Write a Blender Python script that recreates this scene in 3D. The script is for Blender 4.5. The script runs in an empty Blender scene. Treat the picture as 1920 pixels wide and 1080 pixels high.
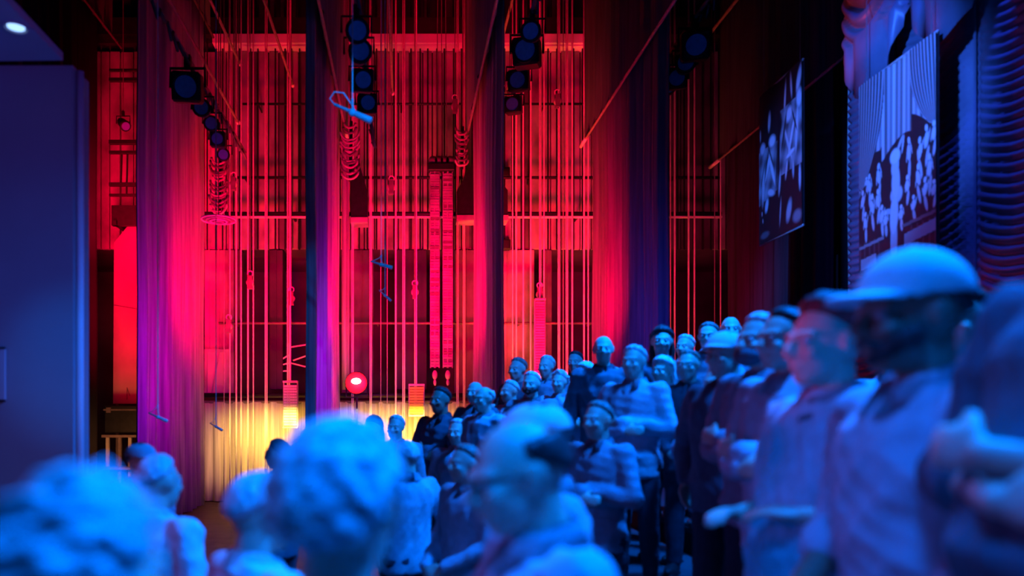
import bpy, bmesh, math, random
import numpy as np
from mathutils import Vector, Matrix, noise
random.seed(7)
PI = math.pi
sc = bpy.context.scene
col = sc.collection
F = 1400.0; CX = 760.0; CY = 785.0; CZ = 1.65

# ------------------------------------------------------------------ camera, world, lights
cam_d = bpy.data.cameras.new('camera'); cam = bpy.data.objects.new('camera', cam_d); col.objects.link(cam)
cam.location = (0, 0, CZ); cam.rotation_euler = (PI/2, 0, 0)
cam_d.sensor_width = 36.0; cam_d.lens = 36.0*F/1920
cam_d.shift_x = (960-CX)/1920; cam_d.shift_y = (CY-540)/1920
cam_d.clip_start = 0.05; cam_d.clip_end = 100
cam_d.dof.use_dof = True; cam_d.dof.focus_distance = 22.0
cam_d.dof.aperture_fstop = cam_d.lens/1000/0.025
sc.camera = cam
w = bpy.data.worlds.new('dark_theatre'); sc.world = w; w.use_nodes = True
w.node_tree.nodes['Background'].inputs[0].default_value = (0.004, 0.008, 0.05, 1)
w.node_tree.nodes['Background'].inputs[1].default_value = 0.2
sc.view_settings.view_transform = 'Standard'; sc.view_settings.look = 'None'
sc.view_settings.gamma = 1.0; sc.view_settings.exposure = 0.0
sc.view_settings.use_curve_mapping = False

def area(name, loc, to, power, color, sx=0.5, sy=0.5, spread=180):
    d = bpy.data.lights.new(name, 'AREA'); d.shape = 'RECTANGLE'; d.size = sx; d.size_y = sy
    d.energy = power; d.color = color; d.spread = math.radians(spread)
    o = bpy.data.objects.new(name, d); col.objects.link(o); o.location = loc
    o.rotation_euler = (Vector(to)-Vector(loc)).to_track_quat('-Z', 'Y').to_euler()
    return o
def spot(name, loc, to, power, color, cone=60, blend=0.6, r=0.1):
    d = bpy.data.lights.new(name, 'SPOT'); d.energy = power; d.color = color
    d.spot_size = math.radians(cone); d.spot_blend = blend; d.shadow_soft_size = r
    o = bpy.data.objects.new(name, d); col.objects.link(o); o.location = loc
    o.rotation_euler = (Vector(to)-Vector(loc)).to_track_quat('-Z', 'Y').to_euler()
    return o
RED = (1.0, 0.0, 0.035); BLUE = (0.0, 0.155, 1.0); WARM = (1.0, 0.62, 0.10)
# red wash on the far side wall, one per bay
for x, p in ((-4.9, 150), (-2.5, 210), (0.0, 200), (2.3, 290), (4.65, 34)):
    area('red_wash', (x, 11.2, 2.6), (x, 15, 5.3), p, RED if x < 4 else (1, 0, 0.12), 0.9, 0.9, 95)
area('red_high_wash', (0.3, 12.2, 9.6), (0.3, 15, 8.6), 26, RED, 5.0, 0.3, 110)
for x, p in ((-2.5, 15), (0.0, 14), (2.3, 34), (4.65, 12)):      # unseen orange fill added to brighten the hanging lines
    area('amber_line_fill', (x, 13.5, 0.3), (x, 14.3, 3.6), p, (1, 0.22, 0.02), 1.4, 0.1, 60)
for x, p in ((-2.5, 25), (-0.1, 30)):
    area('warm_work_light', (x, 13.3, 1.75), (x, 14.9, 1.05), p, WARM, 1.7, 0.2, 80)
# side washes that catch the masking curtains
area('magenta_leg_wash', (-1.9, 11.0, 2.7), (-3.75, 12.3, 3.1), 36, (1.0, 0.0, 0.30), 0.8, 1.8, 150)
area('violet_leg_wash', (-2.0, 9.4, 2.2), (-3.9, 11.3, 2.2), 34, (0.22, 0.0, 1.0), 0.4, 1.4, 130)
area('violet_leg_wash', (0.3, 10.5, 2.3), (-1.2, 12.0, 2.6), 42, (0.40, 0.0, 1.0), 0.4, 1.4, 130)
area('magenta_leg_wash', (-0.5, 12.2, 3.6), (1.3, 13.2, 3.8), 24, (1.0, 0.0, 0.25), 0.5, 2.0, 140)
area('magenta_leg_wash', (2.0, 13.4, 2.6), (3.4, 13.9, 2.9), 11, (1.0, 0.0, 0.22), 0.3, 1.8, 120)
area('navy_leg_wash', (2.0, 9.6, 2.6), (3.4, 11.3, 3.0), 18, (0.02, 0.04, 1.0), 0.3, 1.4, 120)
spot('magenta_face_fill', (-2.3, 2.5, 2.0), (1.2, 2.2, 1.93), 130, (1.0, 0.0, 0.2), 9.5, 0.8, 0.1)  # added out of frame to put a purple glow on the near faces
area('red_face_fill', (-2.3, 2.4, 1.9), (1.3, 2.0, 1.6), 1.1, (1, 0.0, 0.12), 0.4, 0.4, 90)
# blue house light over the crowd
area('blue_key', (2.6, 2.5, 5.6), (1.0, 1.9, 1.4), 400, BLUE, 0.5, 0.5, 110)
area('blue_far_key', (3.2, 5.2, 6.4), (1.7, 6.1, 1.8), 330, BLUE, 0.5, 0.5, 80)
area('blue_top_left', (0.35, 0.5, 3.7), (-0.1, 1.1, 1.3), 46, BLUE, 0.5, 0.5, 90)
spot('blue_banner_spot', (0.8, 4.0, 5.6), (4.6, 7.7, 4.3), 3200, (0.03, 0.16, 1.0), 34, 0.5, 0.15)
area('blue_curtain_top', (3.4, 5.0, 8.6), (4.8, 5.9, 3.5), 160, (0.02, 0.07, 1.0), 0.4, 0.4, 80)
spot('blue_wall_spot', (0.4, 1.5, 2.9), (-2.7, 5.0, 3.0), 90, (0.30, 0.06, 1.0), 45, 0.8, 0.2)
area('red_gap_wash', (-5.15, 12.4, 5.2), (-5.75, 15, 6.4), 60, RED, 0.3, 1.6, 110)
area('soffit_fill', (-3.2, 3.2, 1.6), (-3.1, 4.4, 4.0), 4, (0.1, 0.12, 1.0), 0.4, 0.4, 120)  # added off-screen fill so the underside of the soffit reads
spot('blue_trim_fill', (-1.75, 2.6, 2.2), (-2.18, 5.0, 2.0), 80, (0.0, 0.2, 1.0), 30, 0.9, 0.05)  # added off-screen to light the edge trim alone
spot('blue_microphone_fill', (0.2, 3.0, 5.5), (-0.38, 8.0, 3.85), 650, (0.0, 0.2, 1.0), 17, 0.5, 0.05)  # unseen source added to turn the hanging microphones blue
spot('red_valance_fill', (2.7, 8.9, 4.4), (4.68, 7.6, 5.75), 130, (1.0, 0.06, 0.01), 24, 0.6, 0.1)  # unseen source added for the red streaks on the valance
spot('red_wall_spot', (-1.3, 3.4, 1.0), (-2.6, 5.0, 0.9), 9, (1.0, 0.12, 0.15), 80, 0.9, 0.2)

# ------------------------------------------------------------------ materials
def mat(name, colr, rough=0.7, var=0.12, scale=8.0, stretch=(1, 1, 1), bump=0.15, metal=0.0, sheen=0.0, spec=0.3):
    m = bpy.data.materials.new(name); m.use_nodes = True; nt = m.node_tree; b = nt.nodes['Principled BSDF']
    tc = nt.nodes.new('ShaderNodeTexCoord'); mp = nt.nodes.new('ShaderNodeMapping'); mp.inputs['Scale'].default_value = stretch
    nz = nt.nodes.new('ShaderNodeTexNoise'); nz.inputs['Scale'].default_value = scale; nz.inputs['Detail'].default_value = 4
    nt.links.new(tc.outputs['Object'], mp.inputs[0]); nt.links.new(mp.outputs[0], nz.inputs[0])
    rp = nt.nodes.new('ShaderNodeMapRange'); rp.inputs['From Min'].default_value = 0.3; rp.inputs['From Max'].default_value = 0.7
    rp.inputs['To Min'].default_value = 1-var; rp.inputs['To Max'].default_value = 1+var
    nt.links.new(nz.outputs['Fac'], rp.inputs['Value'])
    vm = nt.nodes.new('ShaderNodeVectorMath'); vm.operation = 'SCALE'; vm.inputs[0].default_value = colr
    nt.links.new(rp.outputs[0], vm.inputs['Scale']); nt.links.new(vm.outputs[0], b.inputs['Base Color'])
    b.inputs['Roughness'].default_value = rough; b.inputs['Metallic'].default_value = metal
    b.inputs['Specular IOR Level'].default_value = spec
    if sheen: b.inputs['Sheen Weight'].default_value = sheen
    if bump:
        bp = nt.nodes.new('ShaderNodeBump'); bp.inputs['Strength'].default_value = bump; bp.inputs['Distance'].default_value = 0.01
        nt.links.new(nz.outputs['Fac'], bp.inputs['Height']); nt.links.new(bp.outputs[0], b.inputs['Normal'])
    return m
def emis(name, c, s):
    m = bpy.data.materials.new(name); m.use_nodes = True; b = m.node_tree.nodes['Principled BSDF']
    b.inputs['Base Color'].default_value = (*c, 1); b.inputs['Emission Color'].default_value = (*c, 1); b.inputs['Emission Strength'].default_value = s
    return m
M = dict(
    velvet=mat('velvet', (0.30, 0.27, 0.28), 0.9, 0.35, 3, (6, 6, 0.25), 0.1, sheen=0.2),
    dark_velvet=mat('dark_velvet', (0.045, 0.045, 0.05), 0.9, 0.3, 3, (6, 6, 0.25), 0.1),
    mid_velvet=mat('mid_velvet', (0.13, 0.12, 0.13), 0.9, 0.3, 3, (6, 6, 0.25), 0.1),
    black_velvet=mat('black_velvet', (0.006, 0.006, 0.008), 0.95, 0.2, 3, bump=0),
    swag=mat('swag_satin', (0.13, 0.12, 0.17), 0.4, 0.15, 4, bump=0.05, spec=0.5),
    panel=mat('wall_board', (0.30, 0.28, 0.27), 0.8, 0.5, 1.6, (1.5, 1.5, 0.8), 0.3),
    panel_dark=mat('dark_wall_board', (0.09, 0.08, 0.09), 0.8, 0.5, 1.6, (1.5, 1.5, 0.8), 0.3),  # darker copy of panel: mixed tone, plus dimmer wall light put in colour
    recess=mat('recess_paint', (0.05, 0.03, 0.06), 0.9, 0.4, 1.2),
    pale_wall=mat('pale_plaster', (0.42, 0.38, 0.33), 0.8, 0.15, 2),
    rope=mat('pale_line', (0.85, 0.74, 0.60), 0.5, 0.15, 20, (1, 1, 0.3)),
    rope_dim=mat('grey_line', (0.35, 0.3, 0.28), 0.5, 0.15, 20),
    metal_black=mat('black_steel', (0.012, 0.012, 0.014), 0.5, 0.3, 10, spec=0.3),
    pipe=mat('painted_pipe', (0.45, 0.35, 0.3), 0.45, 0.2, 12),
    dull_pipe=mat('dull_pipe', (0.16, 0.12, 0.12), 0.5, 0.2, 12),
    beam=mat('pale_beam', (0.7, 0.62, 0.6), 0.7, 0.1, 3),
    drop=mat('cream_drop', (0.70, 0.62, 0.45), 0.85, 0.25, 3, (7, 7, 0.2), 0.1),
    yellow=mat('yellow_paint', (0.9, 0.75, 0.05), 0.6, 0.1, 6),
    floor=mat('stage_floor', (0.08, 0.055, 0.045), 0.55, 0.3, 5),
    carpet=mat('riser_carpet', (0.03, 0.03, 0.035), 0.95, 0.3, 60),
    wall=mat('matte_wall', (0.30, 0.30, 0.33), 0.85, 0.05, 2, bump=0.03),
    ceil=mat('soffit_paint', (0.42, 0.42, 0.46), 0.85, 0.05, 2, bump=0.02),
    trimblue=mat('pale_edge_trim', (0.62, 0.66, 0.7), 0.5, 0.05, 4),
    lens=mat('lamp_lens_blue_sheen', (0.15, 0.5, 0.8), 0.15, 0.1, 20, spec=0.8),  # reflected blue light is put into the base colour
    mic=mat('microphone_metal', (0.75, 0.78, 0.8), 0.35, 0.1, 20, spec=0.6),
    skin=mat('skin', (0.62, 0.42, 0.33), 0.5, 0.08, 14, bump=0.08),
    skin_dark=mat('dark_skin', (0.30, 0.18, 0.13), 0.5, 0.08, 14, bump=0.08),
    mask=mat('mask_fabric', (0.12, 0.12, 0.14), 0.8, 0.1, 20),
    eye=mat('eye', (0.5, 0.48, 0.46), 0.2, 0.02, 4, bump=0),
    glass_rim=mat('spectacle_rim', (0.03, 0.03, 0.03), 0.3, 0.05, 4, bump=0),
    bulb=emis('lamp_glow', (1.0, 0.75, 0.6), 30), redglow=emis('red_lens_glow', (1.0, 0.005, 0.02), 1.6),
    down=emis('downlight_glow', (0.35, 0.6, 1.0), 1.6),
)
def cloth(name, c, v=0.12): return mat(name, c, 0.85, v, 25, bump=0.25)
SH = [cloth('blue_shirt', (0.42, 0.45, 0.52)), cloth('dark_jacket', (0.10, 0.11, 0.14)), cloth('pale_shirt', (0.72, 0.72, 0.72)),
      cloth('mid_grey_top', (0.26, 0.27, 0.32)), cloth('charcoal_top', (0.05, 0.055, 0.07))]
TR = [cloth('dark_trousers', (0.035, 0.04, 0.055)), cloth('denim', (0.13, 0.15, 0.2)), cloth('pale_trousers', (0.4, 0.4, 0.42))]
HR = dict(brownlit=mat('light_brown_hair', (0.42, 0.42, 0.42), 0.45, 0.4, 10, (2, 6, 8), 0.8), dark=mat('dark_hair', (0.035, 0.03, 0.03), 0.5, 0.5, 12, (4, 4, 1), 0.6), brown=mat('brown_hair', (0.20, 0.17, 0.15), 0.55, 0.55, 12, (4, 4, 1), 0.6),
          grey=mat('grey_hair', (0.55, 0.55, 0.55), 0.6, 0.35, 14, (3, 3, 1), 0.6), curly=mat('curly_hair', (0.42, 0.42, 0.44), 0.7, 0.75, 45, (1, 1, 1), 1.0),
          cap=cloth('cap_fabric', (0.62, 0.62, 0.64), 0.05), darkcap=cloth('dark_cap_fabric', (0.35, 0.36, 0.4), 0.05))

# ------------------------------------------------------------------ helpers
def link_mesh(name, me, m=None, parent=None, smooth=False):
    if m is not None:
        me.materials.clear(); me.materials.append(m)
    o = bpy.data.objects.new(name, me); col.objects.link(o)
    if smooth:
        for p in me.polygons: p.use_smooth = True
    if parent is not None: o.parent = parent
    return o
def obj(name, bm, m, parent=None, smooth=False):
    me = bpy.data.meshes.new(name); bmesh.ops.recalc_face_normals(bm, faces=bm.faces[:]); bm.to_mesh(me); bm.free()
    return link_mesh(name, me, m, parent, smooth)
def tag(o, label, cat, group=None):
    o['label'] = label; o['category'] = cat
    if group: o['group'] = group
    return o
def thing(name, label, cat, loc=(0, 0, 0), rz=0, group=None):
    o = bpy.data.objects.new(name, None); col.objects.link(o); o.empty_display_size = 0.1
    o.location = loc; o.rotation_euler = (0, 0, rz); return tag(o, label, cat, group)
def struct(o): o['kind'] = 'structure'; return o
def box(bm, x0, x1, y0, y1, z0, z1, bev=0.0):
    r = bmesh.ops.create_cube(bm, size=1.0); vs = r['verts']
    for v in vs: v.co = Vector(((x0+x1)/2+v.co.x*(x1-x0), (y0+y1)/2+v.co.y*(y1-y0), (z0+z1)/2+v.co.z*(z1-z0)))
    if bev:
        es = list({e for v in vs for e in v.link_edges})
        bmesh.ops.bevel(bm, geom=es, offset=bev, segments=1, affect='EDGES')
def tube(bm, pts, rad, n=8, closed=False):
    pts = [Vector(p) for p in pts]; rr = rad if isinstance(rad, (list, tuple)) else [rad]*len(pts); rings = []
    N = len(pts); prev = None
    for i, p in enumerate(pts):
        if closed: t = (pts[(i+1) % N]-pts[i-1])
        else: t = pts[min(i+1, N-1)]-pts[max(i-1, 0)]
        t.normalize()
        if prev is None: a = t.orthogonal().normalized()
        else:
            a = prev-t*prev.dot(t)
            a = a.normalized() if a.length > 1e-5 else t.orthogonal().normalized()
        prev = a; b = t.cross(a)
        rings.append([bm.verts.new(p+(a*math.cos(2*PI*k/n)+b*math.sin(2*PI*k/n))*rr[i]) for k in range(n)])
    for i in range(N if closed else N-1):
        A, B = rings[i], rings[(i+1) % N]
        for k in range(n): bm.faces.new((A[k], A[(k+1) % n], B[(k+1) % n], B[k]))
    if not closed:
        bm.faces.new(rings[0][::-1]); bm.faces.new(rings[-1])
def ell(bm, c, r, seg=14, ring=10, mtx=None):
    R = bmesh.ops.create_uvsphere(bm, u_segments=seg, v_segments=ring, radius=1.0)
    for v in R['verts']:
        p = Vector((v.co.x*r[0], v.co.y*r[1], v.co.z*r[2]))
        if mtx is not None: p = mtx @ p
        v.co = p+Vector(c)
    return R['verts']
def P(px, py, Y): return Vector(((px-CX)/F*Y, Y, CZ+(CY-py)/F*Y))
ORD = ['first', 'second', 'third', 'fourth', 'fifth', 'sixth', 'seventh', 'eighth', 'ninth', 'tenth', 'eleventh', 'twelfth', 'thirteenth', 'fourteenth', 'fifteenth']

# ------------------------------------------------------------------ setting
bm = bmesh.new(); box(bm, -14, 14, -4, 19, -0.2, 0); struct(obj('floor', bm, M['floor']))
bm = bmesh.new(); box(bm, -14, 14, -4, 19, 12.6, 12.8); struct(obj('ceiling_fly_loft', bm, M['black_velvet']))
WY = 15.0
def X(px, Y=WY): return (px-CX)/F*Y
def Z(py, Y=WY): return CZ+(CY-py)/F*Y
# far wall: boards above the recess
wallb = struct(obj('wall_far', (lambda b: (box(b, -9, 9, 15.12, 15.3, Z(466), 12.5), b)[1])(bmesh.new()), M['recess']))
me_cache = {}
def board(xa, xb, za, zb, m, depth=0.1, yoff=0.0):
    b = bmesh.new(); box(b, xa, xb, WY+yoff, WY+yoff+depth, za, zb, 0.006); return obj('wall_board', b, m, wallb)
x = X(170)
while x < X(1400):
    wd = random.uniform(0.17, 0.27)
    q = random.random()
    pxm = x/WY*F+CX
    dark = (460 < pxm < 590 and q < 0.55) or (1245 < pxm < 1400 and q < 0.75) or q < 0.12  # dim stretches of wall put into board colour, the rest at random
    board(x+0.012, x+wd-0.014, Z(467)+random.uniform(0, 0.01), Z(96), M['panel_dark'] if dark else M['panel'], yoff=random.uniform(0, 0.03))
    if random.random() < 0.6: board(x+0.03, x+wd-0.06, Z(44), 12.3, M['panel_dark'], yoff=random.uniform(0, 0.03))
    x += wd
b = bmesh.new(); box(b, -9, 9, 14.75, 15.1, Z(76), Z(45)); struct(obj('trim_1', b, M['metal_black']))
b = bmesh.new(); box(b, X(405), X(1102), 14.7, 15.1, Z(95), Z(77), 0.01); struct(obj('trim_2', b, M['beam']))
# recess behind the lines
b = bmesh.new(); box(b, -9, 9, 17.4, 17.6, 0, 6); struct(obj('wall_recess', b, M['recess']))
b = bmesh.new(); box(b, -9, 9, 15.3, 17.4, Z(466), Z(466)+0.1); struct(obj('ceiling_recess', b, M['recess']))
def pillar(pa, pb, ya, yb, m, Y=15.0, d=0.3):
    b = bmesh.new(); box(b, X(pa, Y), X(pb, Y), Y, Y+d, Z(yb, Y), Z(ya, Y), 0.015)
    # shallow vertical flutes so the plaster is not a blank slab
    n = max(1, int((pb-pa)/14))
    for i in range(n):
        xx = X(pa+(i+0.5)*(pb-pa)/n, Y); box(b, xx-0.012, xx+0.012, Y-0.02, Y+0.01, Z(yb, Y), Z(ya, Y))
    return b
n = 3
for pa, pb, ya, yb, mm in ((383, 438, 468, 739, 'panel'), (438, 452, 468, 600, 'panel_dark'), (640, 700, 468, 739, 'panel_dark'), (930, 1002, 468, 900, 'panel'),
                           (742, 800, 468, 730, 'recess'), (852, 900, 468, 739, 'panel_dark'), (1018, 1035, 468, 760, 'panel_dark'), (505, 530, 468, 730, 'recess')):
    struct(obj('trim_%d' % n, pillar(pa, pb, ya, yb, M[mm]), M[mm])); n += 1  # darker colours stand in for weaker light on some pillars
# horizontal rails across the wall
def rail(name, pa, pb, py, th, m, label, Y=14.6, pale=False):
    t = thing(name, label, 'rail', (X(pa, Y), Y, Z(py, Y)))
    L = X(pb, Y)-X(pa, Y)
    b = bmesh.new(); tube(b, [(0, 0, 0), (L, 0, 0)], th/2, 8); obj('pipe', b, m, t, True)
    b = bmesh.new()
    k = 0.3
    while k < L:
        tube(b, [(k, 0, 0), (k, WY-Y, 0)], th*0.35, 6); k += 1.4
    o = obj('bracket', b, m, t); o['kind'] = 'stuff'
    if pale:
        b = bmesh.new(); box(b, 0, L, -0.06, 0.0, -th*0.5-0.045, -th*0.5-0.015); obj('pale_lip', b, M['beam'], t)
    return t
rail('wall_rail', 455, 1120, 195, 0.05, M['metal_black'], 'thin black pipe highest across the boards of the far wall')
rail('wall_rail', 430, 1352, 333, 0.06, M['metal_black'], 'thin black pipe across the boards above the gallery rail')
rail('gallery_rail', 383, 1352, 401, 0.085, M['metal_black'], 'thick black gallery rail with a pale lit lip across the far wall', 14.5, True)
rail('wall_rail', 410, 1130, 606, 0.05, M['dull_pipe'], 'dull red pipe across the dark recess below the boards')
rail('lock_rail', 383, 945, 741, 0.09, M['metal_black'], 'black low lock rail along the top of the cream drop', 14.45)

# ------------------------------------------------------------------ drapes
def drape(name, x0, y0, x1, y1, z0, z1, m, amp=0.07, per=0.32, seed=0, nz=6, label='', cat='curtain', flare=0.25, thick=0.012, batten=True):
    L = math.hypot(x1-x0, y1-y0); nu = max(8, int(L/per*9)); rnd = random.Random(seed)
    dx, dy = (x1-x0)/L, (y1-y0)/L; nxv, nyv = -dy, dx
    ph = [rnd.uniform(0, 6.28) for _ in range(4)]
    b = bmesh.new(); g = []
    for j in range(nz+1):
        v = j/nz; z = z0+(z1-z0)*v; row = []
        for i in range(nu+1):
            s = L*i/nu
            q = 2*PI*s/per+0.9*math.sin(s*1.7+ph[0])
            a = amp*(math.sin(q)*0.7+0.35*math.sin(2.3*q+ph[1])+0.3*math.sin(0.37*q+ph[2]))*(1+flare*(1-v))
            a += 0.012*math.sin(z*1.3+ph[3]+s)
            row.append(b.verts.new((dx*s+nxv*a, dy*s+nyv*a, z-z0)))
        g.append(row)
    for j in range(nz):
        for i in range(nu): b.faces.new((g[j][i], g[j][i+1], g[j+1][i+1], g[j+1][i]))
    t = thing(name, label, cat, (x0, y0, z0))
    o = obj('fabric', b, m, t, True)
    md = o.modifiers.new('thickness', 'SOLIDIFY'); md.thickness = thick
    if batten:
        b = bmesh.new(); tube(b, [(0, 0, z1-z0), (dx*L, dy*L, z1-z0)], 0.03, 8); obj('batten', b, M['dull_pipe'], t)
    return t
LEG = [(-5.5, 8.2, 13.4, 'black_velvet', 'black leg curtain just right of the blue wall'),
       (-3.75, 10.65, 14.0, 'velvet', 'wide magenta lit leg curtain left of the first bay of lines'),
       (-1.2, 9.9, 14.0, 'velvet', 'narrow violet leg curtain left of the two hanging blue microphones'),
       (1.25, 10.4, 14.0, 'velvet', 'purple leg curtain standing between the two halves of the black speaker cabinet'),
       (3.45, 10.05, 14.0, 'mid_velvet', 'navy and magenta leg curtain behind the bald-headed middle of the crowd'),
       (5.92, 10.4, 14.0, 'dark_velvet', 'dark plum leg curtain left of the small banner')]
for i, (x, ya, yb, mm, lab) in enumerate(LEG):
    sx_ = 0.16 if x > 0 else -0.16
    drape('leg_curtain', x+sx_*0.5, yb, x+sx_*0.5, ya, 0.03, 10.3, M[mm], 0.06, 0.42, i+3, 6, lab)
BOR = [(-5.5, 8.7, 'dark_velvet', 'border curtain high above the leg curtain beside the blue wall'),
       (-3.75, 8.9, 'mid_velvet', 'border curtain high over the wide magenta leg curtain'),
       (-1.2, 6.95, 'mid_velvet', 'slanting violet edged border above the narrow violet leg curtain'),
       (1.25, 6.9, 'mid_velvet', 'purple border curtain over the middle leg curtain'),
       (3.45, 6.85, 'dark_velvet', 'dark purple border over the navy leg curtain with a red hem pipe'),
       (5.92, 6.45, 'dark_velvet', 'dark plum border left of the small banner with a red hem pipe')]
for i, (x, z, mm, lab) in enumerate(BOR):
    xo = x-(0.1 if x > 0 else -0.1); t = drape('border_curtain', xo, 13.85, xo, 3.6 if i > 1 else 7.0, z, 11.5, M[mm], 0.035, 0.5, i+20, 2, lab, flare=0)
    b = bmesh.new(); L = 10.3 if i > 1 else 7.5
    tube(b, [(0, 0.35, 0), (0, -L, 0)], 0.022, 8); obj('hem_pipe', b, M['pipe'] if i > 1 else M['dull_pipe'], t, True)
    if i > 1:
        b = bmesh.new(); tube(b, [(0, 0.42, 0), (0, 0.0, 0)], 0.035, 8); obj('pipe_end', b, M['rope'], t, True)
drape('masking_curtain', 6.1, 10.6, 6.1, 7.0, 0.03, 11, M['black_velvet'], 0.06, 0.4, 41, 3, 'plain black masking curtain between the two banners')
drape('masking_curtain', -5.2, 10.6, -5.2, 8.4, 0.03, 11, M['black_velvet'], 0.05, 0.4, 42, 3, 'plain black masking curtain behind the pale edge of the blue wall')
drape('cream_drop', X(383, 14.8), 14.8, X(945, 14.8), 14.8, 0.02, 1.98, M['drop'], 0.06, 0.36, 50, 4, 'cream folded drop lit yellow below the low lock rail')
# strips of red-lit fabric inside the second bay
drape('side_drop', X(641, 14.2), 14.2, X(655, 14.2), 14.2, 2.2, 10.5, M['velvet'], 0.02, 0.09, 51, 3, 'slim red lit drop hard against the violet leg curtain')

# ------------------------------------------------------------------ hanging lines
bays = {'first': ([(420, 2), (431, 3), (443, 4), (452, 3), (465, 4), (475, 3), (499, 6), (541, 7), (579, 6), (588, 3)], 'between magenta and violet leg curtains'),
        'second': ([(661, 5), (695, 5), (714, 2), (726, 2), (742, 4), (757, 6), (779, 5), (858, 5), (870, 5)], 'between violet and purple leg curtains'),
        'third': ([(939, 5), (961, 3), (968, 4), (981, 4), (995, 4), (1013, 5), (1020, 3), (1048, 5), (1056, 2), (1063, 5), (1073, 4), (1095, 4), (1103, 3)], 'between purple and navy leg curtains'),
        'fourth': ([(1244, 3), (1251, 4), (1257, 3), (1265, 4), (1291, 4), (1302, 4), (1340, 2), (1351, 3)], 'between navy and plum leg curtains')}
for bn, (ls, where) in bays.items():
    for i, (px, wpx) in enumerate(ls):
        Y = 14.25+0.12*((i*7) % 3 - 1)
        r = wpx/F*Y/2*0.85
        b = bmesh.new()
        H = 10.9
        pts = [(0.0, 0, z) for z in (0.02, 2.1, 4, 6, 8, H)]
        if wpx >= 5:      # a rope pair: two tight lines with a dark gap
            tube(b, [(p[0]-r*0.62, 0, p[2]) for p in pts], r*0.45, 6); tube(b, [(p[0]+r*0.62, 0, p[2]) for p in pts], r*0.45, 6)
        else: tube(b, pts, r, 7)
        o = obj('fly_line', b, M['rope'] if wpx > 2 else M['rope_dim'], None, True); o.location = (X(px, Y), Y, 0)
        kind = 'doubled line' if wpx >= 5 else ('slim grey line' if wpx <= 2 else 'single pale line')
        tag(o, '%s, %s from the left %s' % (kind, ORD[i], where), 'rope', 'fly lines')
# darker guide rods on the boards, children of the wall
for px in range(388, 1352, 16):
    if 590 < px < 640 or 886 < px < 930 or 1106 < px < 1242: continue
    b = bmesh.new(); xx = X(px+random.uniform(-3, 3), 14.92); tube(b, [(xx, 14.92, Z(470)), (xx, 14.92, 11.8)], 0.016, 5)
    obj('guide_rod', b, M['metal_black'], wallb)
# blocks/rope locks partway down some lines
def block(px, py, label, s=1.0, Y=13.95):
    t = thing('rope_block', label, 'pulley', P(px, py, Y))
    b = bmesh.new(); tube(b, [(0, -0.03*s, 0), (0, 0.03*s, 0)], 0.07*s, 14); obj('sheave', b, M['pipe'], t, True)
    b = bmesh.new(); box(b, -0.045*s, 0.045*s, -0.045*s, -0.035*s, -0.12*s, 0.13*s, 0.004); box(b, -0.045*s, 0.045*s, 0.035*s, 0.045*s, -0.12*s, 0.13*s, 0.004); obj('cheek', b, M['dull_pipe'], t)
    b = bmesh.new(); tube(b, [(0.05*s*math.cos(a), 0, 0.17*s+0.05*s*math.sin(a)) for a in [k*PI/5 for k in range(10)]], 0.012*s, 6, True); obj('hook', b, M['rope'], t)
    b = bmesh.new(); tube(b, [(0, 0, 0.2*s), (0, 0, 10.9-t.location.z)], 0.008, 5); obj('wire', b, M['dull_pipe'], t)
for a in ((438, 345, 'small pulley block at the second pipe beside the cable bundle'), (469, 530, 'pulley block hanging low in the first bay'), (429, 612, 'small pulley block at the dull pipe in the first bay'),
          (546, 560, 'pulley block above the leaning frame in the first bay'), (853, 200, 'pulley block high beside the purple leg curtain'), (940, 178, 'pulley block right of the purple leg curtain top'),
          (1045, 190, 'pulley block high in the third bay'), (778, 548, 'pulley block above the yellow load in the second bay'), (1012, 552, 'pulley block low in the third bay'), (734, 352, 'small pulley block on the second pipe')):
    block(*a)
# arbors under some blocks
def arbor(px, ya, yb, wpx, label, m='yellow', Y=13.72):
    zt, zb = Z(ya, Y), Z(yb, Y); w_ = wpx/F*Y
    t = thing('counterweight_arbor', label, 'counterweight', (X(px, Y), Y, zb))
    h = zt-zb
    for s in (-1, 1):
        b = bmesh.new(); tube(b, [(s*w_*0.46, 0, 0), (s*w_*0.46, 0, h)], 0.014, 8); obj('rod', b, M['pipe'], t)
    k = 0; zz = 0.02
    while zz < h-0.06 and k < 60:
        b = bmesh.new(); hh = 0.05; j = random.uniform(-0.006, 0.006)
        box(b, -w_*0.44+j, w_*0.44+j, -0.06, 0.06, zz, zz+hh-0.008, 0.004); obj('weight_plate', b, M[m], t); zz += hh; k += 1
    b = bmesh.new(); box(b, -w_*0.5, w_*0.5, -0.07, 0.07, h-0.02, h+0.02, 0.004); box(b, -w_*0.5, w_*0.5, -0.07, 0.07, -0.03, 0.0, 0.004); obj('end_plate', b, M['pipe'], t)
    b = bmesh.new(); tube(b, [(0, 0, h), (0, 0, 10.9-zb)], 0.009, 5); obj('wire', b, M['rope'], t)
arbor(781, 722, 778, 30, 'bright yellow stacked load hanging at the low rail in the second bay')
arbor(545, 716, 800, 28, 'pale yellow stacked load hanging at the low rail in the first bay', 'drop')
#arbor(546, 565, 690, 20, 'tall dim stacked load in the first bay above the leaning frame', 'panel_dark')
#arbor(779, 566, 700, 18, 'tall red stacked load above the bright yellow one', 'panel')
arbor(1012, 562, 700, 20, 'tall red stacked load in the third bay', 'panel')
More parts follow.
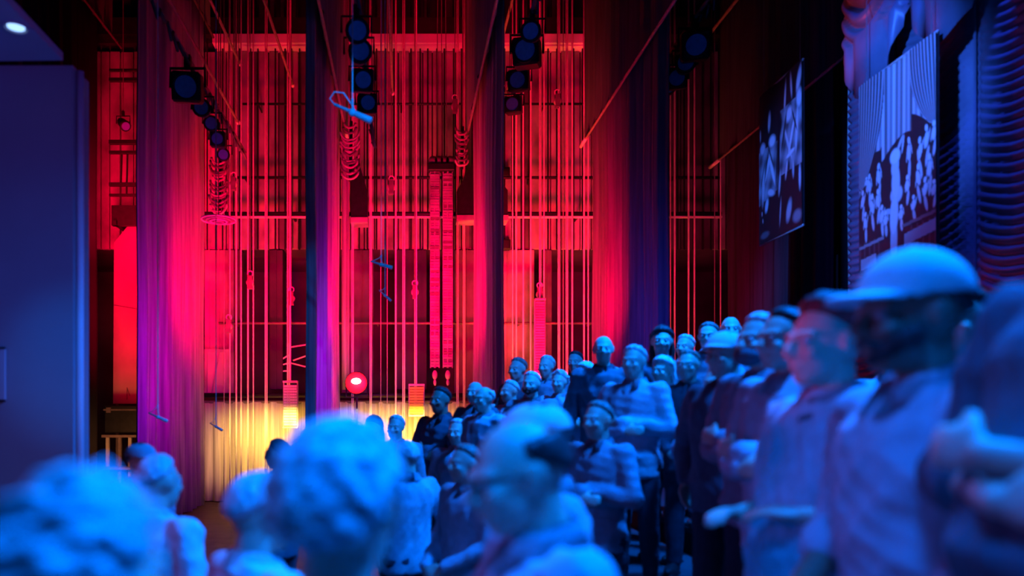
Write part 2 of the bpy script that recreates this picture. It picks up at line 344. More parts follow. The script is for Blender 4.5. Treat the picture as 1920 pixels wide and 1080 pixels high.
# the tall rack of weights (two columns)
Yc = 13.9
t = thing('weight_rack', 'tall twin column rack of thin stacked rungs hanging in the second bay', 'counterweight', (X(828, Yc), Yc, Z(690, Yc)))
hh = Z(322, Yc)-Z(690, Yc)
for cx_, wd in ((-0.125, 0.16), (0.115, 0.17)):
    for s in (-1, 0, 1):
        b = bmesh.new(); tube(b, [(cx_+s*wd/2, 0, 0), (cx_+s*wd/2, 0, hh)], 0.012 if s else 0.02, 6); obj('rod', b, M['panel'], t)
    zz = 0.02
    while zz < hh-0.03:
        b = bmesh.new(); st = random.choice((0.045, 0.05, 0.06)); dd = random.uniform(-0.012, 0.012)
        box(b, cx_-wd/2+dd, cx_+wd/2+dd, -0.02+dd, 0.05, zz, zz+st*0.84); obj('rung', b, M['panel' if random.random() < 0.8 else 'dull_pipe'], t); zz += st
b = bmesh.new(); box(b, -0.26, 0.24, -0.09, 0.09, hh, hh+0.14, 0.02); obj('head_block', b, M['metal_black'], t)
for xx in (-0.16, -0.05, 0.06, 0.16):
    b = bmesh.new(); tube(b, [(xx, -0.05, hh+0.2), (xx, 0.05, hh+0.2)], 0.08, 14); obj('sheave', b, M['dull_pipe'], t, True)
for xx in (-0.1, 0, 0.1):
    b = bmesh.new(); tube(b, [(xx, 0, hh+0.14), (xx*0.6, 0, 10.9-t.location.z)], 0.008, 5); obj('wire', b, M['dull_pipe'], t)
for xx in (-0.125, 0.115):
    b = bmesh.new(); ell(b, (xx, 0, -0.13), (0.05, 0.05, 0.09)); ell(b, (xx, 0, -0.27), (0.03, 0.03, 0.06)); obj('pendant_weight', b, M['pipe'], t, True)

# black speaker cabinets hung by the gallery
def hopper(px0, px1, ytop, ybot, slant, label, Y=13.6):
    xa, xb = X(px0, Y), X(px1, Y); zb, zt = Z(ybot, Y), Z(ytop, Y); w_ = xb-xa
    t = thing('speaker_cabinet', label, 'loudspeaker', ((xa+xb)/2, Y, zb)); h = zt-zb; hs = h*0.45; d = 0.35
    prof = [(-w_/2, 0), (w_/2, 0), (w_/2, hs+0.0), (slant[1]*w_/2, h), (slant[0]*w_/2, h), (-w_/2, hs)]
    b = bmesh.new(); A = [b.verts.new((x_, 0, z_)) for x_, z_ in prof]; B = [b.verts.new((x_, d, z_)) for x_, z_ in prof]
    b.faces.new(A); b.faces.new(B[::-1])
    for k in range(6): b.faces.new((A[k], A[(k+1) % 6], B[(k+1) % 6], B[k]))
    obj('cabinet', b, M['metal_black'], t)
    b = bmesh.new(); box(b, -w_/2-0.01, w_/2+0.01, -0.03, d, -0.11, -0.005, 0.006); obj('base_shelf', b, M['panel'], t)
    b = bmesh.new(); tube(b, [(0, d/2, h), (0, d/2, 10.9-zb)], 0.012, 6); obj('hanging_cable', b, M['dull_pipe'], t)
hopper(658, 689, 300, 407, (-1.0, -0.1), 'black slope topped speaker cabinet right of the narrow violet leg curtain', 14.1)
hopper(857, 952, 300, 403, (-0.32, 0.1), 'black slope topped speaker cabinet half hidden behind the purple leg curtain', 14.12)
# round dish
t = thing('round_dish', 'round ringed dish hanging level with the gallery rail by the magenta leg curtain', 'dish', P(410, 412, 12.0))
for r, m_ in ((0.27, 'beam'), (0.20, 'panel'), (0.13, 'beam'), (0.07, 'panel')):
    b = bmesh.new(); tube(b, [(r*math.cos(k*PI/14), r*math.sin(k*PI/14), -0.02*(0.27-r)*10) for k in range(28)], 0.016, 6, True); obj('ring', b, M[m_], t, True)
b = bmesh.new(); ell(b, (0, 0, 0.0), (0.26, 0.26, 0.012), 28, 6); obj('disc', b, M['dull_pipe'], t, True)
b = bmesh.new(); tube(b, [(0, 0, 0), (0, 0, 5)], 0.008, 5); obj('wire', b, M['dull_pipe'], t)
# black boxes on the third bay wall
for px, py, lab in ((948, 322, 'small black junction box on the boards beside the purple leg curtain'), (949, 458, 'small black junction box at the lower edge of the boards')):
    t = thing('junction_box', lab, 'electrical box', P(px, py, 14.86))
    b = bmesh.new(); box(b, -0.09, 0.09, 0, 0.16, -0.1, 0.1, 0.01); obj('case', b, M['metal_black'], t)
    b = bmesh.new(); box(b, -0.07, 0.07, -0.012, 0, -0.08, 0.08, 0.004); obj('cover', b, M['metal_black'], t)
# leaning frame of slats
t = thing('slatted_frame', 'fan of pale slats stacked on edge in the dark recess of the first bay', 'frame', P(545, 690, 15.05))
for a, L, x0, z0 in ((32, 0.42, -0.38, 0.05), (12, 0.42, -0.4, 0.02), (4, 0.4, -0.4, -0.08), (9, 0.42, 0.0, 0.42), (-14, 0.45, 0.0, 0.1), (20, 0.4, 0.05, 0.15)):
    b = bmesh.new(); dx, dz = math.cos(math.radians(a)), math.sin(math.radians(a))
    tube(b, [(x0, 0, z0), (x0+dx*L, 0.02, z0+dz*L)], 0.02, 4); obj('slat', b, M['rope'], t)
for xx in (-0.05, 0.42):
    b = bmesh.new(); tube(b, [(xx, 0.05, -t.location.z), (xx, 0.05, 0.5)], 0.02, 4); obj('upright', b, M['panel'], t)
# crate low in bay one
t = thing('plywood_flat', 'orange lit plywood flat leaning in the lower left of the first bay', 'board', P(407, 738, 14.5))
b = bmesh.new(); box(b, -0.24, 0.24, 0, 0.04, 0, 0.86, 0.01); obj('sheet', b, M['pale_wall'], t)
b = bmesh.new(); box(b, -0.24, -0.19, -0.03, 0, 0, 0.86); box(b, 0.19, 0.24, -0.03, 0, 0, 0.86); box(b, -0.19, 0.19, -0.03, 0, 0.8, 0.86); tube(b, [(-0.1, -0.02, 0.0), (0.05, -0.02, 0.8)], 0.012, 4); obj('batten_frame', b, M['panel'], t)
# red spotlight facing us
t = thing('red_spotlight', 'glowing red spotlight on the low rail shining at the camera', 'stage light', P(668, 718, 13.2))
b = bmesh.new(); tube(b, [(0, 0.02, 0), (0, 0.3, 0)], [0.2, 0.14], 20); obj('can', b, M['metal_black'], t, True)
b = bmesh.new(); ell(b, (0, 0, 0), (0.19, 0.03, 0.19), 20, 10); obj('lens', b, M['redglow'], t, True)  # disc made oversize so its shape carries the lamp's red bloom
b = bmesh.new(); ell(b, (0, -0.04, 0.03), (0.085, 0.025, 0.05), 16, 8); obj('bulb', b, M['bulb'], t, True)
b = bmesh.new(); tube(b, [(-0.19, 0.15, 0), (-0.19, 0.15, -0.25), (0.19, 0.15, -0.25), (0.19, 0.15, 0)], 0.014, 6); tube(b, [(0, 0.15, -0.25), (0, 0.15, -t.location.z+0.0)], 0.02, 8); obj('stand', b, M['metal_black'], t)
dl = bpy.data.lights.new('red_spot_glow', 'POINT'); dl.energy = 25; dl.color = (1, 0.02, 0.05); dl.shadow_soft_size = 0.08
o = bpy.data.objects.new('red_spot_glow', dl); col.objects.link(o); o.location = P(668, 718, 12.95)

# ------------------------------------------------------------------ lighting battens
def pipe_batten(px, py, Y1, Y0, label, r=0.025, m='pipe', end=True):
    p = P(px, py, Y1); t = thing('batten_pipe', label, 'pipe', p)
    b = bmesh.new(); tube(b, [(0, 0, 0), (0, Y0-Y1, 0)], r, 8); obj('tube', b, M[m], t, True)
    if end:
        b = bmesh.new(); tube(b, [(0, 0.03, 0), (0, -0.05, 0)], r*1.5, 8); obj('end_cap', b, M['rope'], t, True)
    y = -0.3
    while y > Y0-Y1+0.5:
        b = bmesh.new(); tube(b, [(0, y, 0), (0, y, 11.0-p.z)], 0.007, 4); y -= 2.4; obj('wire', b, M['dull_pipe'], t)
pipe_batten(450, 120, 14.2, 5, 'bare pipe batten ending high left in the first bay')
pipe_batten(447, 230, 14.2, 4.5, 'lower bare pipe batten ending beside the cable bundle')
pipe_batten(549, 160, 14.2, 5, 'bare pipe batten ending at the top middle of the first bay')
pipe_batten(736, 175, 14.2, 5, 'bare pipe batten ending at the top of the second bay')
pipe_batten(940, 80, 14.2, 5, 'bare pipe batten above the purple leg curtain')
pipe_batten(1322, 75, 14.2, 6, 'bare pipe batten above the fourth bay', 0.03)
def stage_light(loc, aim, label, s=1.0, boxy=False, lensm=None):
    t = thing('stage_light', label, 'stage light', loc)
    q = Vector(aim).normalized().to_track_quat('Y', 'Z').to_matrix()
    def tr(p): return q @ Vector(p)
    b = bmesh.new()
    if boxy:
        box(b, -0.13*s, 0.13*s, -0.14*s, 0.14*s, -0.13*s, 0.13*s, 0.02*s)
        for v in b.verts: v.co = tr(v.co)
    else:
        tube(b, [tr((0, -0.2*s, 0)), tr((0, -0.12*s, 0)), tr((0, 0.1*s, 0)), tr((0, 0.16*s, 0))], [0.07*s, 0.1*s, 0.12*s, 0.13*s], 16)
    obj('housing', b, M['metal_black'], t, not boxy)
    b = bmesh.new(); yy = 0.15*s if boxy else 0.165*s
    tube(b, [tr((0, yy, 0)), tr((0, yy+0.008, 0))], 0.095*s, 18); obj('lens', b, lensm or M['lens'], t)
    b = bmesh.new(); tube(b, [tr((0.11*s*math.cos(k*PI/9), yy+0.01, 0.11*s*math.sin(k*PI/9))) for k in range(18)], 0.01*s, 5, True); obj('lens_ring', b, M['metal_black'], t)
    b = bmesh.new(); tube(b, [(-0.16*s, 0, 0), (-0.16*s, 0, 0.18*s), (0.16*s, 0, 0.18*s), (0.16*s, 0, 0)], 0.014*s, 6); obj('yoke', b, M['metal_black'], t)
    b = bmesh.new(); box(b, -0.03*s, 0.03*s, -0.03*s, 0.03*s, 0.18*s, 0.3*s, 0.006); obj('clamp', b, M['metal_black'], t)
    return t
def lit_batten(lst, Y0, Y1, Xv, dz, lab):
    z = sum(P(px, py, Xv*F/(px-CX)).z for px, py, s, bx in lst)/len(lst)
    t = thing('lighting_batten', lab, 'lighting rig', (Xv, Y1, z+dz))
    b = bmesh.new(); tube(b, [(0, 0, 0), (0, Y0-Y1, 0)], 0.03, 8); obj('tube', b, M['pipe'], t, True)
    b = bmesh.new(); rnd = random.Random(3)     # cable looped along the pipe
    y = 0
    while y > Y0-Y1:
        tube(b, [(rnd.uniform(-0.03, 0.03), y, -0.02), (0.04, y-0.12, -rnd.uniform(0.08, 0.2)), (rnd.uniform(-0.03, 0.03), y-0.25, -0.02)], 0.02, 6); y -= 0.25
    obj('cable', b, M['dull_pipe'], t, True)
    for y in np.arange(-0.5, Y0-Y1, -2.2):
        b = bmesh.new(); tube(b, [(0, y, 0), (0, y, 10.9-z-dz)], 0.008, 4); obj('wire', b, M['dull_pipe'], t)
def lights_on(lst, Xv, where, dz):
    for i, (px, py, s, bx) in enumerate(lst):
        Y = Xv*F/(px-CX); p = P(px, py, Y)
        stage_light(p, (0.15 if Xv < 0 else -0.3, -1, -0.35+0.1*(i % 2)), '%s %s, %s from its near end' % ('boxy black stage light' if bx else 'round black stage light', where, ORD[i]), s, bx)
A1 = [(352, 165, 1.45, True), (380, 205, 1.0, False), (398, 232, 0.9, False), (409, 262, 0.9, True), (420, 290, 0.8, False)]
A2 = [(668, 62, 0.95, False), (673, 102, 1.0, False), (679, 152, 0.95, True), (688, 196, 0.95, True)]
A3 = [(998, 62, 1.1, False), (988, 100, 1.45, True), (973, 152, 1.2, True), (963, 198, 1.0, True)]
A4 = [(1303, 88, 1.5, True), (1284, 122, 1.2, False), (1268, 148, 1.2, True), (1252, 166, 1.0, False)]
for L_, Xv, wh, y0, y1, dz in ((A1, -2.9, 'left of the first bay', 4, 13.5, 0.45), (A2, -0.5, 'right of the narrow violet leg curtain', 7.1, 11.6, 0.35),
                               (A3, 1.75, 'right of the purple leg curtain', 5, 13, 0.42), (A4, 4.25, 'above the fourth bay', 6, 13, 0.5)):
    lit_batten(L_, y0, y1, Xv, dz, 'lighting batten with looped cable carrying lamps ' + wh); lights_on(L_, Xv, wh, dz)
# looped cable bundles hanging from battens
def cable_bundle(px, y0, y1, label, Y=13.3, m='dull_pipe', wd=0.16):
    t = thing('cable_bundle', label, 'cable', P(px, y1, Y)); h = (y1-y0)/F*Y; rnd = random.Random(px)
    z = 0.1; 
    while z < h:
        b = bmesh.new(); w2 = wd*rnd.uniform(0.6, 1.1)
        tube(b, [(-w2*math.cos(PI*k/8), rnd.uniform(-0.02, 0.02), z-w2*0.9*math.sin(PI*k/8)) for k in range(9)], 0.022, 6)
        obj('cable_loop', b, M[m if rnd.random() < 0.6 else 'pipe'], t, True); z += rnd.uniform(0.05, 0.09)
    b = bmesh.new(); tube(b, [(0, 0.06, -0.05), (0.02, 0.06, h)], 0.03, 6); obj('pick_up_cable', b, M['metal_black'], t)
    b = bmesh.new(); tube(b, [(0.02, 0.06, h), (0.02, 0.06, 10.9-t.location.z)], 0.01, 5); obj('wire', b, M['dull_pipe'], t)
cable_bundle(410, 290, 402, 'looped cable bundle dropping to the round dish in the first bay')
cable_bundle(656, 225, 332, 'looped cable bundle above the left black speaker cabinet')
cable_bundle(866, 235, 310, 'looped cable bundle left of the purple leg curtain', 13.6, wd=0.11)
# thin blue drop lines
for px, Y, lab in ((718, 9.3, 'thin blue lit cable right of the round stage lights, holding the upper microphone'),):
    pass
# hanging microphones
def microphone(px, py, Y, tilt, L, label, loop=False, up=0.12):
    p = P(px, py, Y); t = thing('hanging_microphone', label, 'microphone', p)
    d = Vector((math.cos(tilt), -0.15, -math.sin(tilt)))
    b = bmesh.new(); tube(b, [-d*L*0.5, d*L*0.05, d*L*0.1, d*L*0.5, d*L*0.52], [0.011*L/0.3, 0.014*L/0.3, 0.022*L/0.3, 0.026*L/0.3, 0.018*L/0.3], 12); obj('capsule_tube', b, M['mic'], t, True)
    b = bmesh.new(); tube(b, [d*0.01, Vector((0.0, 0, up*0.5)), Vector((0.0, 0, up))], 0.010*L/0.3, 8); ell(b, (0, 0, 0.0), (0.03*L/0.3, 0.025*L/0.3, 0.03*L/0.3)); obj('clamp', b, M['mic'], t, True)
    b = bmesh.new()
    e = -d*L*0.5
    if loop: pts = [e, e+Vector((-0.04, 0, 0.05)), e+Vector((0.0, 0, 0.11)), e+Vector((0.08, 0, 0.10)), e+Vector((0.15, 0, 0.0)), d*0.0]
    else: pts = [e, e*0.6+Vector((0, 0, 0.03)), Vector((-0.02, 0, up*0.7)), Vector((0, 0, up))]
    tube(b, pts, 0.006*L/0.3, 6); obj('lead', b, M['mic'], t, True)
    b = bmesh.new(); tube(b, [(0, 0, up), (0, 0, 11.0-p.z)], 0.006, 5); obj('cable', b, M['mic'], t)
microphone(661, 211, 6.5, 0.47, 0.36, 'largest blue lit microphone with a looped lead hanging high beside the stage lights', True)
microphone(715, 496, 9.2, 0.32, 0.28, 'blue lit hanging microphone, upper of the pair in the second bay')
microphone(722, 554, 10.2, 0.75, 0.22, 'blue lit hanging microphone, lower of the pair in the second bay')
microphone(296, 782, 7.0, 0.4, 0.2, 'small blue microphone in front of the wide magenta leg curtain')
microphone(405, 800, 9.0, 0.5, 0.18, 'dim small microphone in front of the cream drop')

# ------------------------------------------------------------------ left wall, soffit, gap
xw = X(137, 5.0)
b = bmesh.new(); box(b, -6.0, xw, 5.0, 5.25, 0, 4.015); wl = struct(obj('wall_left', b, M['wall']))
b = bmesh.new(); tube(b, [(xw+0.022, 5.06, 0), (xw+0.022, 5.06, 4.0)], 0.024, 10); struct(obj('trim_20', b, M['trimblue'], None, True))
b = bmesh.new()    # soffit with a curved far edge
zs = 4.02; pts = []
for k in range(15):
    a = k/14; xx = -4.5+a*(4.5-2.265); pts.append((xx, 4.99-0.05*a))
pts += [(-2.265, 2.5), (-4.5, 2.5)]
A = [b.verts.new((p[0], p[1], zs)) for p in pts]; B = [b.verts.new((p[0], p[1], zs+0.05)) for p in pts]
b.faces.new(A); b.faces.new(B[::-1])
for k in range(len(A)): b.faces.new((A[k], A[(k+1) % len(A)], B[(k+1) % len(A)], B[k]))
struct(obj('ceiling', b, M['ceil']))
p = P(30, 50, 1400*(zs-CZ)/(CY-50)); t = thing('downlight', 'small round downlight in the blue soffit at the top left', 'ceiling light', (p.x, p.y, zs))
b = bmesh.new(); tube(b, [(0.07*math.cos(k*PI/10), 0.07*math.sin(k*PI/10), -0.004) for k in range(20)], 0.01, 6, True); obj('bezel', b, M['ceil'], t)
b = bmesh.new(); tube(b, [(0, 0, -0.006), (0, 0, 0.0)], 0.05, 20); obj('lamp_face', b, M['down'], t)
t = thing('wall_notice', 'pale framed panel at the extreme left edge of the blue wall', 'panel', (X(-6, 4.97), 4.97, Z(750, 4.97)))
b = bmesh.new(); box(b, -0.3, 0.055, 0, 0.02, 0, 0.34, 0.004); obj('board', b, M['ceil'], t)
b = bmesh.new(); box(b, -0.3, 0.058, -0.006, 0.0, -0.012, 0.0); box(b, -0.3, 0.058, -0.006, 0, 0.34, 0.352); obj('frame', b, M['metal_black'], t)
# beyond the gap at the left: gallery steel, plaster flat and dark opening
Yg = 14.7
t = thing('plaster_flat', 'tall pale flat with a slanted top glowing orange red in the left gap', 'scenery flat', (X(212, Yg), Yg, Z(757, Yg)))
b = bmesh.new(); pr = [(0, 0), (0.5, 0), (0.5, Z(410, Yg)-Z(757, Yg)), (0.32, Z(420, Yg)-Z(757, Yg)), (0.02, Z(455, Yg)-Z(757, Yg))]
A = [b.verts.new((a, 0, c)) for a, c in pr]; B = [b.verts.new((a, 0.05, c)) for a, c in pr]; b.faces.new(A); b.faces.new(B[::-1])
for k in range(5): b.faces.new((A[k], A[(k+1) % 5], B[(k+1) % 5], B[k]))
obj('canvas', b, M['pale_wall'], t)
for xx in (0.03, 0.44):
    b = bmesh.new(); box(b, xx, xx+0.04, 0.06, 0.1, -t.location.z, 0.5); obj('jack', b, M['dull_pipe'], t)
b = bmesh.new(); tube(b, [(0.02, -0.01, Z(572, Yg)-Z(757, Yg)), (0.5, -0.01, Z(580, Yg)-Z(757, Yg))], 0.008, 4); obj('seam', b, M['dull_pipe'], t); b = bmesh.new(); tube(b, [(0.28, -0.01, 0.08), (0.28, -0.01, 0.32), (0.33, -0.01, 0.16)], 0.01, 4); obj('stencil_mark', b, M['dull_pipe'], t)
t = thing('gallery_steel', 'black gallery steelwork crossing the upper left gap', 'steelwork', (X(205, 14.3), 14.3, Z(380, 14.3)))
z0 = t.location.z
for py, th in ((132, .05), (150, .07), (267, .08), (286, .06), (346, .07), (366, .05)):
    b = bmesh.new(); zz = Z(py, 14.3)-z0; box(b, 0, 0.55, -th/2, th/2, zz-th/2, zz+th/2, 0.006); obj('crossbar', b, M['metal_black'], t)
b = bmesh.new(); zz = Z(420, 14.3)-z0; box(b, 0, 0.55, 0.1, 0.2, zz, Z(382, 14.3)-z0); obj('plate', b, M['metal_black'], t)
b = bmesh.new(); box(b, 0.05, 0.12, 0.02, 0.85, zz, zz+0.08); obj('wall_bracket', b, M['metal_black'], t)
for x0_, p0, p1 in ((0.22, 290, 350), (0.33, 286, 366)):
    b = bmesh.new(); tube(b, [(x0_, 0, Z(p1, 14.3)-z0), (x0_+0.02, 0, Z(p0, 14.3)-z0)], 0.02, 6); obj('hanger', b, M['metal_black'], t)
t = stage_light(P(231, 232, 14.1), (0.6, -0.6, -0.6), 'small black stage light hanging in the upper left gap', 0.8)
b = bmesh.new(); tube(b, [(0, 0, 0.2), (0, 0, 12.6-t.location.z)], 0.01, 5); obj('wire', b, M['dull_pipe'], t)
t = thing('black_case', 'black equipment case under the orange red flat in the left gap', 'case', (X(230, 14.0), 14.2, Z(812, 14.0)))
b = bmesh.new(); box(b, -0.35, 0.35, -0.2, 0.3, 0, 0.52, 0.02); obj('body', b, M['metal_black'], t)
b = bmesh.new(); box(b, -0.36, 0.36, -0.21, 0.31, 0.42, 0.45); box(b, -0.3, -0.22, -0.23, -0.2, 0.38, 0.48); obj('lid_trim', b, M['dull_pipe'], t)
t = thing('trolley', 'wheeled trolley with brown uprights below the black case', 'trolley', (X(230, 14.0), 14.0, 0))
for xx in (-0.28, -0.05, 0.14, 0.3):
    b = bmesh.new(); box(b, xx-0.03, xx+0.03, -0.03, 0.03, 0.1, 1.35, 0.006); obj('upright', b, M['pale_wall'] if xx in (-0.28, 0.14) else M['dull_pipe'], t)
for zz in (0.15, 0.7, 1.3):
    b = bmesh.new(); box(b, -0.33, 0.33, -0.18, 0.22, zz, zz+0.05, 0.006); obj('shelf', b, M['dull_pipe'], t)
for sx in (-0.28, 0.28):
    for sy in (-0.12, 0.16):
        b = bmesh.new(); tube(b, [(sx-0.02, sy, 0.06), (sx+0.02, sy, 0.06)], 0.06, 12); obj('wheel', b, M['metal_black'], t)
area('left_gap_warm_area', (-4.9, 12.3, 1.2), (-5.6, 14.5, 0.9), 10, (1, .35, .12), 0.3, 0.3, 120)  # warm area light aimed low into the left gap

# ------------------------------------------------------------------ swagged curtain, valance and banners
def swag_curtain(name, x, ya, yb, z0, z1, m, label, seamY, period=0.082, bay=1.05, depth=0.038, sag=0.17, nuu=110, nzz=330, edge=False):
    b = bmesh.new(); g = []
    for j in range(nzz+1):
        z = z0+(z1-z0)*j/nzz; row = []
        for i in range(nuu+1):
            y = ya+(yb-ya)*i/nuu; u = ((y-seamY)/bay) % 1.0
            s = 4*u*(1-u)
            wob = 0.018*noise.noise(Vector((y*2.2, z*1.7, 3)))
            ph = (z+sag*s+wob)/period+0.15*noise.noise(Vector((y*3, z*5, 1)))
            f = (ph % 1.0); d = depth*(math.sin(PI*f)**0.7)*(0.45+0.75*s)
            d -= 0.05*math.exp(-((min(u, 1-u))/0.035)**2)
            zz = z-(sag*1.6*s if j == 0 and edge else 0)
            row.append(b.verts.new((-d, y-ya, zz-z0)))
        g.append(row)
    for j in range(nzz):
        for i in range(nuu): b.faces.new((g[j][i], g[j][i+1], g[j+1][i+1], g[j+1][i]))
    t = thing(name, label, 'curtain', (x, ya, z0)); o = obj('gathered_fabric', b, m, t, True)
    md = o.modifiers.new('thickness', 'SOLIDIFY'); md.thickness = 0.008
    k = math.floor((ya-seamY)/bay)
    for q in range(k-1, k+8):
        y = seamY+q*bay
        if ya < y < yb: b = bmesh.new(); tube(b, [(-0.01, y-ya, 0), (-0.01, y-ya, z1-z0)], 0.012, 6); obj('seam_tape', b, m, t)
    return t
swag_curtain('austrian_curtain', 4.84, 3.2, 8.1, 0.02, 6.8, M['swag'], 'tall gathered blue curtain of stacked scallops at the right edge', 4.84*F/(1830-CX))
swag_curtain('valance', 4.68, 3.2, 7.95, 5.5, 7.2, M['swag'], 'red lit swagged valance over the large banner', 4.6*F/(1690-CX), 0.2, 1.05, 0.10, 0.40, 120, 120, True)
drape('stage_side_drape', 5.08, 8.55, 5.08, 7.8, 0.03, 6.0, M['velvet'], 0.04, 0.16, 77, 4, 'slim red curtain edge left of the large banner')
def banner(x, ya, yb, z0, z1, fn, label, nu=150, nv=260):
    # ya = far (left in the photo), yb = near (right)
    t = thing('banner', label, 'banner', (x, ya, z0)); H = z1-z0; L = yb-ya
    V = []; Cc = np.zeros((nu+1, nv+1))
    us = np.linspace(0, 1, nu+1); vs = np.linspace(0, 1, nv+1)   # v from the top
    U, Vv = np.meshgrid(us, vs, indexing='ij')
    G = fn(U, Vv)
    verts = [(-0.022-0.012*math.sin(u*9)*(1-v), L*u, H*(1-v)) for u in us for v in vs]
    idx = lambda i, j: i*(nv+1)+j
    faces = [(idx(i, j), idx(i, j+1), idx(i+1, j+1), idx(i+1, j)) for i in range(nu) for j in range(nv)]
    me = bpy.data.meshes.new('printed_face'); me.from_pydata(verts, [], faces)
    ca = me.color_attributes.new('print', 'FLOAT_COLOR', 'POINT'); g = np.clip(G.reshape(-1), 0.004, 1)
    ca.data.foreach_set('color', np.stack([g, g, g, np.ones_like(g)], 1).astype(np.float32).reshape(-1))
    m = bpy.data.materials.new('banner_print'); m.use_nodes = True; nt = m.node_tree; at = nt.nodes.new('ShaderNodeVertexColor'); at.layer_name = 'print'
    nt.links.new(at.outputs[0], nt.nodes['Principled BSDF'].inputs['Base Color']); nt.nodes['Principled BSDF'].inputs['Roughness'].default_value = 0.55
    f = link_mesh('printed_face', me, m, t, True)
    b = bmesh.new(); box(b, -0.004, 0.006, min(0, L), max(0, L), 0, H); obj('backing', b, M['metal_black'], t)
    for zz in (0, H):
        b = bmesh.new(); tube(b, [(-0.005, 0, zz), (-0.005, L, zz)], 0.014, 8); obj('hanging_rod', b, M['pipe'], t, True)
    for yy in (0.08*L, 0.92*L):
        b = bmesh.new(); tube(b, [(0, yy, H), (0, yy, 11-z0)], 0.004, 4); obj('wire', b, M['dull_pipe'], t)
    return t
def blob(U, V, cx, cy, rx, ry, a=0.0, soft=0.25):
    ca, sa = math.cos(a), math.sin(a); dx = (U-cx); dy = (V-cy)*1.75
    x_ = dx*ca+dy*sa; y_ = -dx*sa+dy*ca
    r = np.sqrt((x_/rx)**2+(y_/(ry*1.75))**2)
    return np.clip((1-r)/soft, 0, 1)
def print_big(U, V):
    G = np.full(U.shape, 0.012)
    # painted curtain: centre fall and two tied-back sides
    cen = (U > 0.33) & (U < 0.72)
    arch = 0.50-0.10*np.sin(np.clip((U-0.30)/0.64, 0, 1)*PI)
    cur = V < np.where(cen, arch-0.02, arch-0.10)
    G = np.where(cur, 0.30+0.16*np.sin(U*95)+0.08*np.sin(U*41+1), G)
    q1 = np.clip(1-(np.clip(V/0.60, 0, 1))**2.6, 1e-3, 1); c1 = U/q1
    lm = (c1 < 0.36) & (V < 0.60)
    G = np.where(lm, 0.17+0.20*np.sin(c1*2*PI*24+2*np.sin(V*5)), G)
    q2 = np.clip(1-(np.clip(V/0.44, 0, 1))**2.6, 1e-3, 1); c2 = (1-U)/q2
    rm = (c2 < 0.32) & (V < 0.44)
    G = np.where(rm, 0.17+0.20*np.sin(c2*2*PI*26+2*np.sin(V*6)), G)
    # rows of figures on steps
    rnd = random.Random(5)
    for cx, cy, h in [(0.06, .66, .10), (0.10, .78, .10), (0.16, .60, .11), (0.2, .72, .12), (0.29, .58, .12), (0.28, .70, .11), (0.33, .78, .1), (0.12, .55, .05), (0.38, .80, .08),
                      (0.68, .54, .13), (0.66, .68, .09), (0.74, .78, .08), (0.82, .56, .12), (0.8, .68, .12), (0.9, .52, .12), (0.93, .66, .12), (0.88, .74, .1), (0.98, .5, .1), (0.58, .80, .08), (0.98, .75, .08)]:
        for (ox, oy, rx, ry, c) in ((0, -h*0.85, .020, h*0.16, .55), (0, -h*0.4, .028, h*0.36, .5), (0.008, h*0.25, .02, h*0.45, .42), (0.03, -h*0.55, .01, h*0.3, .4), (-0.025, -h*0.3, .009, h*0.28, .4)):
            G = np.maximum(G, c*blob(U, V, cx+ox, cy+oy, rx, ry, rnd.uniform(-.25, .25)))
    # central tall figure in a long gown
    for cx, cy, rx, ry, c, a in ((.50, .47, .075, .045, .6, 0), (.50, .52, .055, .06, .5, .1), (.51, .60, .06, .10, .5, 0), (.52, .66, .09, .05, .45, .3), (.49, .76, .06, .12, .5, .05), (.49, .88, .05, .14, .42, 0), (.60, .43, .014, .05, .5, .2), (.56, .42, .02, .05, .45, .6), (.42, .73, .08, .016, .4, .2)):
        G = np.maximum(G, c*blob(U, V, cx, cy, rx, ry, a))
    # stair risers
    for v0, s_, u0, u1, c in ((.865, -.04, .0, .36, .22), (.83, -.03, .6, 1, .12), (.90, -.06, .62, 1, .32), (.955, -.05, .03, .25, .3)):
        band = (np.abs(V-(v0+s_*(U-u0))) < (.028 if c > .25 else .008)) & (U > u0) & (U < u1)
        G = np.where(band, c, G)
    G = np.where((V > .84) & (G < .05) & (np.sin(U*90) > .6) & ((U < .3) | (U > .66)), .05, G)
    return G
